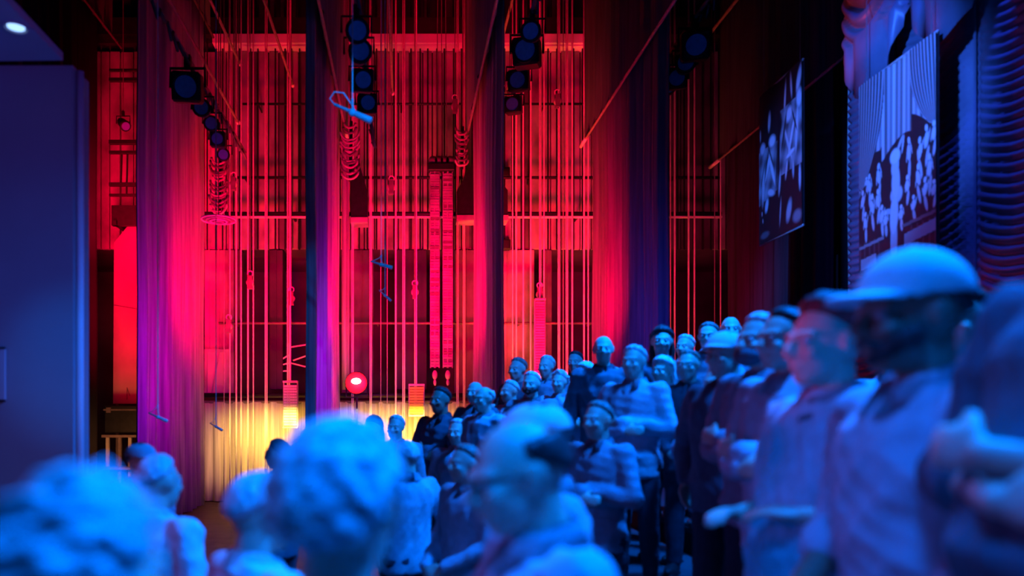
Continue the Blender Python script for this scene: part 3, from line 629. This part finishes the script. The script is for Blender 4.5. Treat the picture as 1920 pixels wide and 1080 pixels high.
def print_small(U, V):
    G = np.full(U.shape, 0.010)
    lum = 0.42+0.18*np.sin(U*34+V*21)+0.14*np.sin(U*11-V*47)
    body = ((U < .46) & (V > .38) & (V < .74-.10*U)) | ((U >= .5) & (V > .20) & (V < .62))
    G = np.where(body, lum*0.55, G)
    for (cx, cy, rx, ry, c, a) in ((.10, .37, .09, .05, .7, 0), (.33, .36, .09, .05, .7, .2), (.72, .27, .12, .06, .7, -.2), (.95, .22, .07, .08, .6, 0),
                                   (.22, .52, .05, .16, .6, .5), (.33, .55, .04, .16, .65, -.35), (.12, .62, .05, .16, .55, .1), (.3, .69, .12, .03, .6, .3), (.78, .42, .04, .18, .7, .4), (.70, .45, .035, .2, .6, -.45), (.9, .4, .04, .2, .6, .1),
                                   (.75, .52, .16, .022, .75, -.2), (.66, .60, .03, .08, .6, .2), (.82, .62, .03, .08, .5, 0), (.5, .66, .03, .10, .5, .1), (.2, .76, .05, .06, .6, .3), (.96, .7, .03, .10, .6, 0), (.95, .1, .05, .10, .6, .3), (.62, .13, .03, .12, .7, .1), (.78, .10, .03, .10, .6, -.1), (.27, .22, .035, .08, .6, .1), (.04, .27, .02, .05, .8, 0),
                                   (.72, .87, .07, .09, .45, .3), (.52, .85, .02, .11, .35, .1), (.9, .93, .12, .05, .25, 0), (.15, .95, .14, .03, .12, 0), (.08, .80, .015, .02, .5, 0), (.1, .85, .015, .02, .4, 0)):
        G = np.maximum(G, c*blob(U, V, cx, cy, rx, ry, a, .5))
    for (cx, cy, rx, ry, a) in ((.2, .5, .018, .14, .3), (.45, .5, .04, .2, .1), (.6, .35, .03, .15, .3), (.85, .33, .02, .1, -.4), (.3, .45, .015, .1, -.4), (.1, .55, .012, .12, .4), (.5, .28, .05, .1, 0), (.72, .6, .02, .05, 0)):
        G = G*(1-.9*blob(U, V, cx, cy, rx, ry, a, .4))
    return G
banner(4.5, 7.37, 6.30, 3.07, 4.92, print_big, 'large printed banner of a tall gowned figure before rows of dancers and draped curtains')
banner(4.5, 9.45, 8.43, 3.84, 5.71, print_small, 'small printed banner of costumed performers hanging against black')

# ------------------------------------------------------------------ risers under the crowd
def xt(x): return 0 if x < 0.45 else 0.2 if x < 1.3 else 0.4 if x < 2.2 else 0.6
def tier(x, y): return xt(x)+(0.2 if (y > 4.5 and x > 0.45) else 0)
rn = [('low front riser nearest the camera', .45, 1.3, -1, 4.5), ('second riser under the capped man', 1.3, 2.2, -1, 4.5), ('high near riser beside the gathered curtain', 2.2, 4.4, -1, 4.5),
      ('low rear riser under the middle of the crowd', .45, 1.3, 4.5, 9.2), ('second rear riser under the crowd', 1.3, 2.2, 4.5, 9.2), ('highest rear riser under the back of the crowd', 2.2, 4.4, 4.5, 9.2)]
for lab, xa, xb, ya, yb in rn:
    h = tier((xa+xb)/2, (ya+yb)/2); t = thing('riser_platform', 'dark carpeted '+lab, 'platform', (xa, ya, 0))
    b = bmesh.new(); box(b, 0.0, xb-xa-0.004, 0, yb-ya-0.004, h-0.04, h, 0.006); obj('deck', b, M['carpet'], t)
    b = bmesh.new(); box(b, 0.015, xb-xa-0.02, 0.02, yb-ya-0.02, 0, h-0.04); obj('skirt', b, M['black_velvet'], t)

# ------------------------------------------------------------------ people
def remesh(bm, vox, smooth=4, fac=0.5):
    me = bpy.data.meshes.new('tmp'); bmesh.ops.recalc_face_normals(bm, faces=bm.faces[:]); bm.to_mesh(me); bm.free()
    o = bpy.data.objects.new('tmp', me); col.objects.link(o)
    m = o.modifiers.new('r', 'REMESH'); m.mode = 'VOXEL'; m.voxel_size = vox; m.use_smooth_shade = True
    s = o.modifiers.new('s', 'SMOOTH'); s.iterations = smooth; s.factor = fac
    dg = bpy.context.evaluated_depsgraph_get(); r = bpy.data.meshes.new_from_object(o.evaluated_get(dg))
    bpy.data.objects.remove(o); bpy.data.meshes.remove(me); return r
def limb(bm, pts, rad, n=12):
    pts = [Vector(p) for p in pts]
    # rounded ends and smooth in-between rings
    P_, R_ = [], []
    for i in range(len(pts)-1):
        for k in range(4):
            t = k/4; P_.append(pts[i].lerp(pts[i+1], t)); R_.append(rad[i]*(1-t)+rad[i+1]*t)
    P_.append(pts[-1]); R_.append(rad[-1]); tube(bm, P_, R_, n)
    for p, r in zip(pts, rad): ell(bm, p, (r, r, r), 12, 8)
def loft(bm, secs, n=20):
    rings = []
    for (x, y, z, rx, ry) in secs:
        rings.append([bm.verts.new((x+rx*math.copysign(abs(math.cos(2*PI*k/n))**0.85, math.cos(2*PI*k/n)), y+ry*math.copysign(abs(math.sin(2*PI*k/n))**0.85, math.sin(2*PI*k/n)), z)) for k in range(n)])
    for A, B in zip(rings, rings[1:]):
        for k in range(n): bm.faces.new((A[k], A[(k+1) % n], B[(k+1) % n], B[k]))
    bm.faces.new(rings[0][::-1]); bm.faces.new(rings[-1])
def hand(bm, w_, d, nrm, thumb, curl=0.5):
    d = Vector(d).normalized(); nrm = (Vector(nrm)-d*Vector(nrm).dot(d)).normalized(); s = d.cross(nrm).normalized()*thumb; w_ = Vector(w_)
    mt = Matrix((s, d, nrm)).transposed()
    ell(bm, w_+d*0.05, (0.042, 0.055, 0.017), 14, 10, mt); ell(bm, w_+d*0.015, (0.028, 0.03, 0.019), 12, 8, mt)
    for k, (so, L) in enumerate(((0.031, .066), (0.0105, .076), (-0.0105, .071), (-0.031, .056))):
        p = w_+d*(0.088-abs(so)*0.25)+s*so; a = 0.15+curl*0.3; pts = [p-d*0.03, p]
        for q in (0.42, 0.33, 0.25):
            dd = d*math.cos(a)-nrm*math.sin(a); p = p+dd*L*q; pts.append(p); a += curl*0.9
        limb(bm, pts, [.0095, .0098, .0092, .0085, .0072], 8)
    p = w_+d*0.028+s*0.028; e1 = p+(d*0.62+s*0.62-nrm*0.3).normalized()*0.042; e2 = e1+(d*0.9+s*0.15-nrm*0.4).normalized()*0.03
    limb(bm, [p, e1, e2], [.014, .0115, .009], 8)
POSES = {  # per side (left side x>0, right side x<0): elbow, wrist, hand direction, palm-back normal
    'down': [((.26, .03, 1.13), (.27, -.04, .89), (0, -.1, -1), (1, 0, 0)), ((-.26, .03, 1.13), (-.27, -.04, .89), (0, -.1, -1), (-1, 0, 0))],
    'crossed': [((.27, -.03, 1.14), (-.03, -.21, 1.20), (-1, .05, .1), (0, -1, .2)), ((-.27, -.03, 1.14), (.02, -.235, 1.13), (1, .1, .1), (0, -1, .2))],
    'clasped': [((.26, .0, 1.14), (.085, -.23, .99), (-.75, -.35, -.4), (.1, -1, .3)), ((-.26, .0, 1.14), (-.085, -.25, .97), (.8, -.35, -.3), (-.1, -1, .3))],
    'forward': [((.25, .03, 1.15), (.12, -.17, 1.17), (-.75, -.8, .1), (0.2, 0, 1)), ((-.25, .03, 1.15), (-.10, -.20, 1.15), (.4, -1, .1), (-0.2, 0, 1))],
    'chin': [((.25, -.04, 1.12), (-.03, -.25, 1.10), (-1, 0, .1), (0, -1, .2)), ((-.17, -.17, 1.13), (-.07, -.235, 1.37), (.2, .15, 1), (0, -1, .1))],
    'pocket': [((.31, .07, 1.14), (.22, -.05, .95), (-.1, -.1, -1), (1, 0, 0)), ((-.31, .07, 1.14), (-.22, -.05, .95), (.1, -.1, -1), (-1, 0, 0))],
    'high': [((.27, -.10, 1.20), (.02, -.27, 1.27), (-1, -.1, .1), (0, -1, .2)), ((-.27, -.10, 1.20), (.0, -.30, 1.19), (1, -.1, .1), (0, -1, .2))],
}
HC = Vector((0, -.012, 1.625)); NK = Vector((0, .02, 1.50))
def headrot(turn, nod): return Matrix.Rotation(math.radians(turn), 3, 'Z') @ Matrix.Rotation(math.radians(nod), 3, 'X')
def body_mesh(pose, turn=0, nod=0, sex='m', vox=0.010):
    b = bmesh.new(); W = 1.0 if sex == 'm' else 0.9
    loft(b, [(0, .01, .84, .13*W, .10), (0, .01, .92, .165, .115), (0, .0, 1.04, .145*W, .10), (0, 0, 1.16, .155*W, .105), (0, .005, 1.30, .175*W, .115), (0, .01, 1.39, .17*W, .10), (0, .015, 1.44, .12*W, .075), (0, .018, 1.475, .065, .055)])
    for s in (1, -1):
        limb(b, [(s*.09, .01, .90), (s*.105, -.01, .50), (s*.11, .02, .09)], [.088, .055, .038]); limb(b, [(s*.105, .0, .66), (s*.11, .03, .36)], [.068, .052])
        ell(b, (s*.115, -.06, .045), (.045, .13, .045)); ell(b, (s*.11, .02, .06), (.038, .05, .055))
    for i, s in enumerate((1, -1)):
        e, w_, d, nn = POSES[pose][i]; sh = (s*.185*W, .01, 1.415)
        limb(b, [(s*.11, .01, 1.40), sh], [.06, .058]); limb(b, [sh, e], [.052, .038]); limb(b, [e, w_], [.041, .025]); ew = Vector(e).lerp(Vector(w_), .3); ell(b, ew, (.04, .04, .04))
        hand(b, w_, d, nn, 1 if s*1 > 0 else -1, 0.7 if pose in ('clasped', 'chin') else 0.45)
    R = headrot(turn, nod)
    limb(b, [(0, .02, 1.42), NK, NK+R @ Vector((0, -.005, .07))], [.062, .056, .057])
    hb = bmesh.new()
    ell(hb, (0, .012, .025), (.076, .096, .093), 24, 18); ell(hb, (0, -.028, -.035), (.062, .066, .078), 20, 14); ell(hb, (0, -.055, -.088), (.036, .034, .026)); ell(hb, (0, -.02, -.06), (.056, .05, .045))
    limb(hb, [(0, -.094, .015), (0, -.116, -.022)], [.009, .0145], 8)
    for s in (1, -1):
        ell(hb, (s*.012, -.106, -.028), (.010, .012, .008)); ell(hb, (s*.036, -.072, -.022), (.026, .024, .022)); limb(hb, [(s*.012, -.094, .026), (s*.05, -.076, .026)], [.009, .009], 8)
        limb(hb, [(s*.022, -.088, -.056), (0, -.098, -.053)], [.005, .008], 8); limb(hb, [(s*.018, -.088, -.067), (0, -.095, -.066)], [.005, .009], 8)
        for k in range(7):
            a = -.6+k*.62; ell(hb, (s*(.080+.007*math.sin(k*.5)), .014-.016*math.cos(a*1.0), -.005+.028*math.sin(a)), (.007, .008, .008), 8, 6)
        ell(hb, (s*.079, .012, -.004), (.006, .013, .022), 10, 8)
    bm_me = bpy.data.meshes.new('h'); hb.to_mesh(bm_me); hb.free()
    bm_me.transform(Matrix.Translation(headpos(turn, nod)) @ R.to_4x4()); b.from_mesh(bm_me); bpy.data.meshes.remove(bm_me)
    me = remesh(b, vox, 3, .5); return me
def headpos(turn, nod): return NK+headrot(turn, nod) @ (HC-NK)
def wrinkle(me, amp, sc_=9, seed=0):
    n = len(me.vertices); co = np.empty(n*3, np.float32); me.vertices.foreach_get('co', co); co = co.reshape(-1, 3)
    no = np.empty(n*3, np.float32); me.vertex_normals.foreach_get('vector', no); no = no.reshape(-1, 3)
    out = co.copy()
    rs = np.random.RandomState(seed); d = np.zeros(n)
    for k in range(7):
        f = rs.normal(size=3)*sc_*(1+k*.5); f[2] *= .8; ph = rs.uniform(0, 6.28)
        d += (1-np.abs(np.sin(co @ f+ph+1.3*np.sin(co[:, 2]*7+k))))/(1+k*.5)
    d = d/2.2-.5
    out += no*(d*amp)[:, None].astype(np.float32)
    me.vertices.foreach_set('co', out.reshape(-1)); me.update(); return me
def shirt_mesh(pose, sleeve='long', sex='m', vox=0.012, loose=0.018, seed=0, belly=0.0):
    b = bmesh.new(); W = 1.0 if sex == 'm' else 0.92; q = loose
    loft(b, [(0, .0, .80, .165+q, .115+q+belly*.3), (0, -belly*.3, .92, .168+q, .118+q+belly*.6), (0, -belly*.5, 1.05, .155*W+q, .108+q+belly), (0, -belly*.3, 1.17, .162*W+q, .110+q+belly*.6), (0, .005, 1.30, .180*W+q, .118+q), (0, .01, 1.39, .175*W+q, .104+q), (0, .015, 1.445, .125*W+q, .078+q), (0, .02, 1.485, .066+q*.6, .056+q*.6)])
    for i, s in enumerate((1, -1)):
        e, w_, d, nn = POSES[pose][i]; sh = Vector((s*.185*W, .01, 1.415)); e = Vector(e); w_ = Vector(w_)
        limb(b, [(s*.11, .01, 1.40), sh], [.062+q*.6, .06+q*.7])
        if sleeve == 'long': limb(b, [sh, e], [.055+q, .042+q]); limb(b, [e, e.lerp(w_, .95)], [.042+q, .030+q*.6])
        elif sleeve == 'rolled': limb(b, [sh, e], [.055+q, .044+q]); limb(b, [e, e.lerp(w_, .25)], [.044+q, .044+q])
        else: limb(b, [sh, sh.lerp(e, .78)], [.055+q, .048+q*1.5])
    # collar
    for k in range(16):
        a = 2*PI*k/16; ell(b, (.066*math.cos(a), .02+.062*math.sin(a), 1.492+.012*math.sin(a)), (.017, .017, .022), 8, 6)
    return wrinkle(remesh(b, vox, 5, .5), .024, 8, seed)
def trouser_mesh(vox=0.014):
    b = bmesh.new(); loft(b, [(0, .01, .80, .15, .11), (0, .01, .90, .178, .128), (0, .0, 1.0, .165, .118), (0, 0, 1.03, .16, .112)])
    for s in (1, -1): limb(b, [(s*.09, .01, .88), (s*.107, -.005, .50), (s*.112, .02, .12)], [.10, .075, .062])
    return wrinkle(remesh(b, vox, 5, .5), .014, 6, 5)
def shoe_mesh():
    b = bmesh.new(); ell(b, (0, -.06, .045), (.05, .14, .045)); ell(b, (0, .02, .06), (.045, .07, .06)); box(b, -.045, .045, -.18, .08, 0, .02, .008); return remesh(b, .01, 2)
def hair_mesh(style, seed=0):
    b = bmesh.new(); rn_ = random.Random(seed); vs = ell(b, (0, 0, 0), (1, 1, 1), 64, 44)
    for v in vs:
        d = v.co.normalized(); x_, y_, z_ = d
        sk = 1.0/math.sqrt((x_/.080)**2+(y_/.101)**2+(z_/.098)**2)
        front = -y_; line = {'long': -.1, 'curly': .12}.get(style, .18)
        # hairline: high at the forehead, low at the nape
        lim = line+0.62*max(0, front)**.8-(1.0 if style in ('curly', 'wavy') else 0.62)*max(0, y_)-(0.9 if style == 'long' else 0)*max(0, y_+.2)
        mk = max(0.0, min(1.0, (z_-lim-.10*noise.noise(d*9))/.30))
        if style == 'receding': mk = max(0, min(1, (z_-(lim+.0))/.14))*(1 if (front < .1) else 0.0)*(1-max(0, min(1, (z_-.55)/.2)))
        nz = noise.noise(d*6+Vector((seed, 0, 0)))
        if style == 'curly': th = .032+.009*noise.noise(d*12)+.010*nz+.009*abs(noise.noise(d*26))
        elif style == 'long': th = .020+.006*nz+.004*math.sin(math.atan2(x_, y_)*40+z_*4+nz*4)
        elif style == 'wavy': th = .026+.030*noise.noise(Vector((x_*2.5+z_*2, y_*7, z_*8+x_*3)))+.010*noise.noise(Vector((x_*7, y_*20, z_*22)))
        elif style == 'swept': th = .026+.008*nz+.004*math.sin(math.atan2(x_, z_)*22+nz*5)+.012*max(0, y_)
        else: th = .013+.006*nz+.003*noise.noise(d*20)
        r = sk+(th if mk > 0 else 0)*mk-(1-mk)*.02
        v.co = d*r+Vector((0, .012, .025))
    if style == 'long':
        for k in range(9):
            a = -1.25+k*.31; x0 = .082*math.sin(a); y0 = .03+.085*math.cos(a)
            limb(b, [(x0*.9, y0*.8, .0), (x0*1.02, y0, -.07), (x0*1.05, y0+.005, -.17-.02*math.sin(k*2))], [.028, .028, .016], 8)
    return remesh(b, .006 if style in ('curly', 'wavy') else .007, 1)
def cap_mesh(flat=False):
    b = bmesh.new(); vs = ell(b, (0, 0, 0), (1, 1, 1), 40, 30)
    for v in vs:
        d = v.co.normalized(); z_ = d.z
        R_ = Vector((d.x*.096, d.y*.115, d.z*(.105 if not flat else .088)))
        if z_ < .05: R_.z = max(R_.z, .0)
        v.co = R_+Vector((0, .012, .045))
    # brim: one curved solid sheet
    L = .085 if not flat else .045; g = []
    for sgn in (1, -1):
        lay = []
        for i in range(8):
            f = i/7; row = []
            for k in range(17):
                a = PI*k/16; x_ = -.088*math.cos(a); y_ = .012-.100*math.sin(a); wgt = math.sin(a)**.75
                row.append(b.verts.new((x_*(1+.05*f*wgt), y_-(L*f*wgt)+.012*(1-f), .056-.012*f*f*wgt-.20*x_*x_/.09*(.3+.7*f)+sgn*.0045)))
            lay.append(row)
        g.append(lay)
    for lay in g:
        for i in range(7):
            for k in range(16): b.faces.new((lay[i][k], lay[i][k+1], lay[i+1][k+1], lay[i+1][k]))
    T, B_ = g
    for i in (0, 7):
        for k in range(16): b.faces.new((T[i][k], T[i][k+1], B_[i][k+1], B_[i][k]))
    for k in (0, 16):
        for i in range(7): b.faces.new((T[i][k], T[i+1][k], B_[i+1][k], B_[i][k]))
    ell(b, (0, .012, .15 if not flat else .13), (.008, .008, .005), 8, 6)
    return remesh(b, .0045, 2)
def collar_mesh(sex='m'):
    b = bmesh.new()
    for sgn in (1, -1):
        g = []
        for k in range(9):
            a = -PI/2+.16+k/8*(PI-.16); x_, y_ = math.cos(a)*sgn, math.sin(a)
            ins = Vector((x_*.066, .018+y_*.066, 1.522-.030*max(0, -y_)+.010*max(0, y_)))
            out = Vector((x_*.105, .016+y_*(.098 if y_ > 0 else .128), 1.462-.050*max(0, -y_)**2+.012*max(0, y_)))
            g.append([b.verts.new(ins), b.verts.new(ins.lerp(out, .35)+Vector((0, 0, .012))), b.verts.new(out)])
        for A, B_ in zip(g, g[1:]):
            for q in (0, 1): b.faces.new((A[q], A[q+1], B_[q+1], B_[q]))
    bmesh.ops.solidify(b, geom=b.faces[:], thickness=.006)
    me = bpy.data.meshes.new('collar'); b.to_mesh(me); b.free(); return me
def beret_band(): 
    b = bmesh.new(); tube(b, [(.086*math.cos(k*PI/16), .012+.107*math.sin(k*PI/16), .05) for k in range(32)], .008, 6, True)
    me = bpy.data.meshes.new('band'); b.to_mesh(me); b.free(); return me
def beard_mesh():
    b = bmesh.new()
    for k in range(15):
        a = -1.35+k*.193; ell(b, (.068*math.sin(a), -.02-.058*math.cos(a), -.075+.035*abs(math.sin(a))), (.020, .018, .026), 8, 6)
    limb(b, [(-.026, -.098, -.052), (0, -.108, -.045), (.026, -.098, -.052)], [.008, .009, .008], 8)
    return remesh(b, .005, 2)
def glasses_mesh():
    b = bmesh.new()
    for s in (1, -1):
        tube(b, [(s*.034+.024*math.cos(k*PI/9), -.108, .008+.018*math.sin(k*PI/9)) for k in range(18)], .0025, 5, True); tube(b, [(s*.058, -.106, .012), (s*.081, .01, .012)], .0025, 5)
    tube(b, [(-.01, -.11, .012), (.01, -.11, .012)], .0025, 5)
    me = bpy.data.meshes.new('g'); b.to_mesh(me); b.free(); return me
def mask_mesh():
    b = bmesh.new(); ell(b, (0, -.062, -.062), (.066, .062, .048), 20, 14); return remesh(b, .006, 2)
cache = {}
def get(key, fn):
    if key not in cache:
        cache[key] = fn()
        for p in cache[key].polygons: p.use_smooth = True
    return cache[key]
def part(name, me, m, parent, loc=None, rot=None):
    o = bpy.data.objects.new(name, me)
    if not me.materials: me.materials.append(None)
    o.material_slots[0].link = 'OBJECT'; o.material_slots[0].material = m
    col.objects.link(o); o.parent = parent
    if rot is not None: o.rotation_euler = rot.to_euler()
    if loc is not None: o.location = loc
    return o
def person(px, py, Y, yaw, label, pose='down', turn=0, nod=0, hair='short', hcol='dark', shirt=0, trous=0, sleeve='long', sex='m', skin='skin', glasses=False, beard=False, mask=False, near=False, belly=0, group=None, foot=None, collar=True):
    p = P(px, py, Y); fz = tier(p.x, p.y) if foot is None else foot
    yw = math.radians(yaw); hp = headpos(turn, nod)
    s = (p.z-fz)/hp.z; s = max(.86, min(1.13, s))
    # root so that the head centre lands on the sight line
    Rz = Matrix.Rotation(yw, 3, 'Z'); off = Rz @ Vector((hp.x*s, hp.y*s, 0))
    t = thing('person', label, 'person', (p.x-off.x, p.y-off.y, fz), yw, 'people in the crowd'); t.scale = (s, s, s)
    v = .0085 if near else .0115
    part('body', get(('b', pose, turn, nod, sex, near), lambda: body_mesh(pose, turn, nod, sex, v)), M[skin], t)
    part('top', get(('s', pose, sleeve, sex, near, belly), lambda: shirt_mesh(pose, sleeve, sex, .009 if near else .014, .02, len(cache), belly)), SH[shirt], t)
    if collar: part('collar', get(('col',), collar_mesh), SH[shirt], t)
    part('trousers', get(('t',), trouser_mesh), TR[trous], t)
    for sx in (.113, -.113): part('shoe', get(('sh',), shoe_mesh), HR['dark'], t, (sx, 0, 0))
    R = headrot(turn, nod)
    if hair in ('cap', 'flatcap'):
        part('hair', get(('h', 'short', 0), lambda: hair_mesh('short', 0)), HR['dark'], t, hp, R)
        part('cap', get(('c', hair), lambda: cap_mesh(hair == 'flatcap')), HR[hcol], t, hp, R)
    elif hair != 'bald': part('hair', get(('h', hair, 0), lambda: hair_mesh(hair, 0)), HR[hcol], t, hp, R)
    for sx in (.033, -.033):
        part('eye', get(('e',), lambda: (lambda b: (ell(b, (0, 0, 0), (.0125, .0125, .0125)), b.to_mesh(mm_), mm_)[2])(bmesh.new()) if False else eye_me), M['eye'], t, hp+R @ Vector((sx, -.082, .006)), R)
    if glasses: part('glasses', get(('g',), glasses_mesh), M['glass_rim'], t, hp, R)
    if beard: part('beard', get(('bd',), beard_mesh), HR['dark'], t, hp, R)
    if mask: part('face_mask', get(('mk',), mask_mesh), M['mask'], t, hp, R)
    return t
eb = bmesh.new(); ell(eb, (0, 0, 0), (.0125, .0125, .0125)); eye_me = bpy.data.meshes.new('eye'); eb.to_mesh(eye_me); eb.free()

# near figures
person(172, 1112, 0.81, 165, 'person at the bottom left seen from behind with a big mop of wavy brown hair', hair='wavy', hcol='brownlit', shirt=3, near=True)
person(-55, 1075, 1.25, 160, 'person cut by the bottom left corner with only pale hair showing', hair='short', hcol='grey', shirt=0)
person(645, 968, 1.08, 148, 'person with thick curly grey hair seen from behind at bottom centre', hair='curly', hcol='curly', shirt=0, near=True, glasses=True, turn=15)
person(492, 1045, 1.95, 130, 'person with short pale hair below the cream drop, left of the curly head', hair='short', hcol='grey', shirt=2)
person(972, 895, 1.50, -78, 'balding man in spectacles and a collared shirt looking down, bottom centre', hair='receding', hcol='dark', shirt=0, near=True, glasses=True, nod=14, pose='forward')
person(1000, 835, 2.25, -82, 'person in a flat cap directly behind the balding man', hair='flatcap', hcol='cap', shirt=0, pose='clasped', near=True, nod=5)
person(266, 945, 4.3, 60, 'small person in a dark cap low in front of the magenta leg curtain', hair='flatcap', hcol='darkcap', shirt=3)
person(300, 1000, 2.9, 150, 'person seen from behind with light hair right of the wavy haired head', hair='short', hcol='grey', shirt=2)
person(519, 885, 5.2, -120, 'person in a dark jacket in front of the cream drop, left of the curly head', hair='short', hcol='dark', shirt=1, pose='pocket')
person(1705, 598, 1.62, -88, 'man in a pale baseball cap with a dark beard, in profile at right', hair='cap', hcol='cap', shirt=0, sleeve='rolled', pose='clasped', beard=True, skin='skin_dark', near=True, nod=2)
person(1545, 648, 2.12, -80, 'woman with dark swept back hair and a round face, left of the capped man', hair='swept', hcol='dark', shirt=0, pose='forward', sleeve='short', sex='f', near=True, belly=.06)
person(1470, 640, 2.75, -75, 'person half hidden behind the round faced woman, face glowing purple', hair='short', hcol='dark', shirt=0, pose='crossed')
person(1424, 642, 3.25, -70, 'masked man with light cropped hair, arms folded, behind the round faced woman', hair='short', hcol='grey', shirt=3, pose='crossed', mask=True)
person(1800, 606, 2.5, -60, 'dark haired person standing behind the capped man', hair='short', hcol='dark', shirt=1, pose='down')
person(1922, 650, 2.05, -80, 'person with long hair cut by the right edge, behind the folded arms', hair='long', hcol='brown', shirt=0, pose='down')
person(2100, 335, 1.15, -84, 'person at the right edge, head out of view, arms folded in a dark top', hair='short', hcol='dark', shirt=1, pose='crossed', near=True, sleeve='rolled', foot=.4, belly=.08)
# the crowd (px, py, head px, yaw, ...)
crowd = [
 (700, 803, 44, -30, 'purple lit person with bobbed dark hair in front of the red spotlight', dict(hair='long', hcol='dark', sex='f', shirt=3)),
 (742, 803, 46, -20, 'person with short light hair and a dark top beside the purple lit person', dict(hair='short', hcol='grey', shirt=3, pose='clasped')),
 (825, 752, 45, -40, 'person in a dark top with folded arms left of the bright bald head', dict(hair='short', hcol='dark', shirt=1, pose='crossed', skin='skin_dark')),
 (890, 737, 48, -35, 'bald man in a jacket standing before the purple leg curtain', dict(hair='bald', shirt=1, pose='pocket')),
 (857, 812, 52, -30, 'person with pale hair below the folded arms of the dark topped person', dict(hair='short', hcol='grey', shirt=0, pose='clasped')),
 (906, 806, 54, -50, 'person in spectacles above the balding man', dict(hair='receding', hcol='grey', shirt=0, glasses=True)),
 (970, 694, 42, -45, 'person with short hair at the front left end of the back row', dict(hair='short', hcol='brown', shirt=1, pose='crossed')),
 (1024, 689, 43, -40, 'person with pale hair second from left in the back row', dict(hair='short', hcol='grey', shirt=3, pose='down')),
 (955, 735, 47, -60, 'person in profile below the front left end of the back row', dict(hair='short', hcol='grey', shirt=0, pose='chin')),
 (996, 722, 52, -30, 'bearded man with pale swept hair above the flat cap', dict(hair='short', hcol='grey', shirt=3, beard=True)),
 (1048, 722, 48, -35, 'person with wavy light hair right of the bearded man', dict(hair='wavy', hcol='grey', shirt=0, sex='f')),
 (1078, 680, 38, -30, 'purple lit dark haired person in the back row', dict(hair='short', hcol='dark', shirt=4)),
 (1097, 704, 54, -55, 'person with a loose pale hood of hair left of the tall bald man', dict(hair='long', hcol='grey', shirt=0, sex='f', pose='crossed')),
 (1131, 657, 56, -15, 'tall bald man standing clear against the navy leg curtain', dict(hair='bald', shirt=1, pose='down')),
 (1153, 712, 50, -25, 'person with light hair below the tall bald man', dict(hair='short', hcol='grey', shirt=2, pose='crossed')),
 (1188, 702, 62, -40, 'man with cropped grey hair holding his jacket, arms folded', dict(hair='short', hcol='grey', shirt=0, pose='crossed')),
 (1241, 642, 54, -20, 'dark haired person in the back row under the fourth bay', dict(hair='long', hcol='dark', shirt=1, sex='f')),
 (1284, 652, 52, -45, 'person with close cropped hair in the back row left of the tall pair', dict(hair='short', hcol='grey', shirt=3)),
 (1328, 633, 56, -30, 'left one of the tall pair at the back of the crowd', dict(hair='short', hcol='brown', shirt=0, glasses=True)),
 (1370, 620, 52, -20, 'right one of the tall pair at the back of the crowd', dict(hair='bald', shirt=3)),
 (1242, 712, 60, -50, 'person in a pale blouse with folded arms', dict(hair='long', hcol='grey', shirt=2, pose='crossed', sex='f')),
 (1290, 698, 62, -35, 'person in spectacles and a dark top right of the pale blouse', dict(hair='short', hcol='brown', shirt=4, glasses=True, pose='clasped')),
 (1358, 668, 66, -60, 'person in a wide pale flat cap left of the masked man', dict(hair='flatcap', hcol='cap', shirt=1, pose='pocket')),
 (1346, 722, 60, -55, 'person resting chin on one hand with a forearm across', dict(hair='short', hcol='grey', shirt=0, pose='chin', sleeve='short')),
 (1672, 692, 78, -30, 'small pale head seen between the woman and the capped man', dict(hair='short', hcol='grey', shirt=0)),
 (870, 880, 80, -60, 'person in a mid blue shirt behind the shoulder of the balding man', dict(hair='short', hcol='brown', shirt=0, pose='clasped')),
 (762, 900, 70, -150, 'person seen from behind right of the curly haired head', dict(hair='short', hcol='grey', shirt=0, pose='pocket')),
 (1120, 790, 76, -50, 'person in a dark jacket in the second row above the round shoulder', dict(hair='short', hcol='brown', shirt=3, pose='crossed')),
]
pos = []
for px, py, h, yaw, lab, kw in crowd: pos.append([px, F*.235/h])
fixed = [P(1424, 642, 3.25), P(1000, 835, 2.25), P(1470, 640, 2.75), P(519, 885, 5.2), P(1545, 648, 2.12)]
for it in range(260):
    for i in range(len(pos)):
        for j in range(len(pos)):
            if i == j: continue
            a = P(pos[i][0], 0, pos[i][1]); c = P(pos[j][0], 0, pos[j][1]); dd = math.hypot(a.x-c.x, a.y-c.y)
            if dd < .54:
                sgn = 1 if pos[i][1] >= pos[j][1] else -1
                pos[i][1] += sgn*.012; pos[j][1] -= sgn*.012
        a = P(pos[i][0], 0, pos[i][1])
        for q in fixed:
            if math.hypot(a.x-q.x, a.y-q.y) < .5: pos[i][1] += .012
for (px, Y), (_, py, h, yaw, lab, kw) in zip(pos, crowd):
    person(px, py, Y, yaw, lab, **kw)
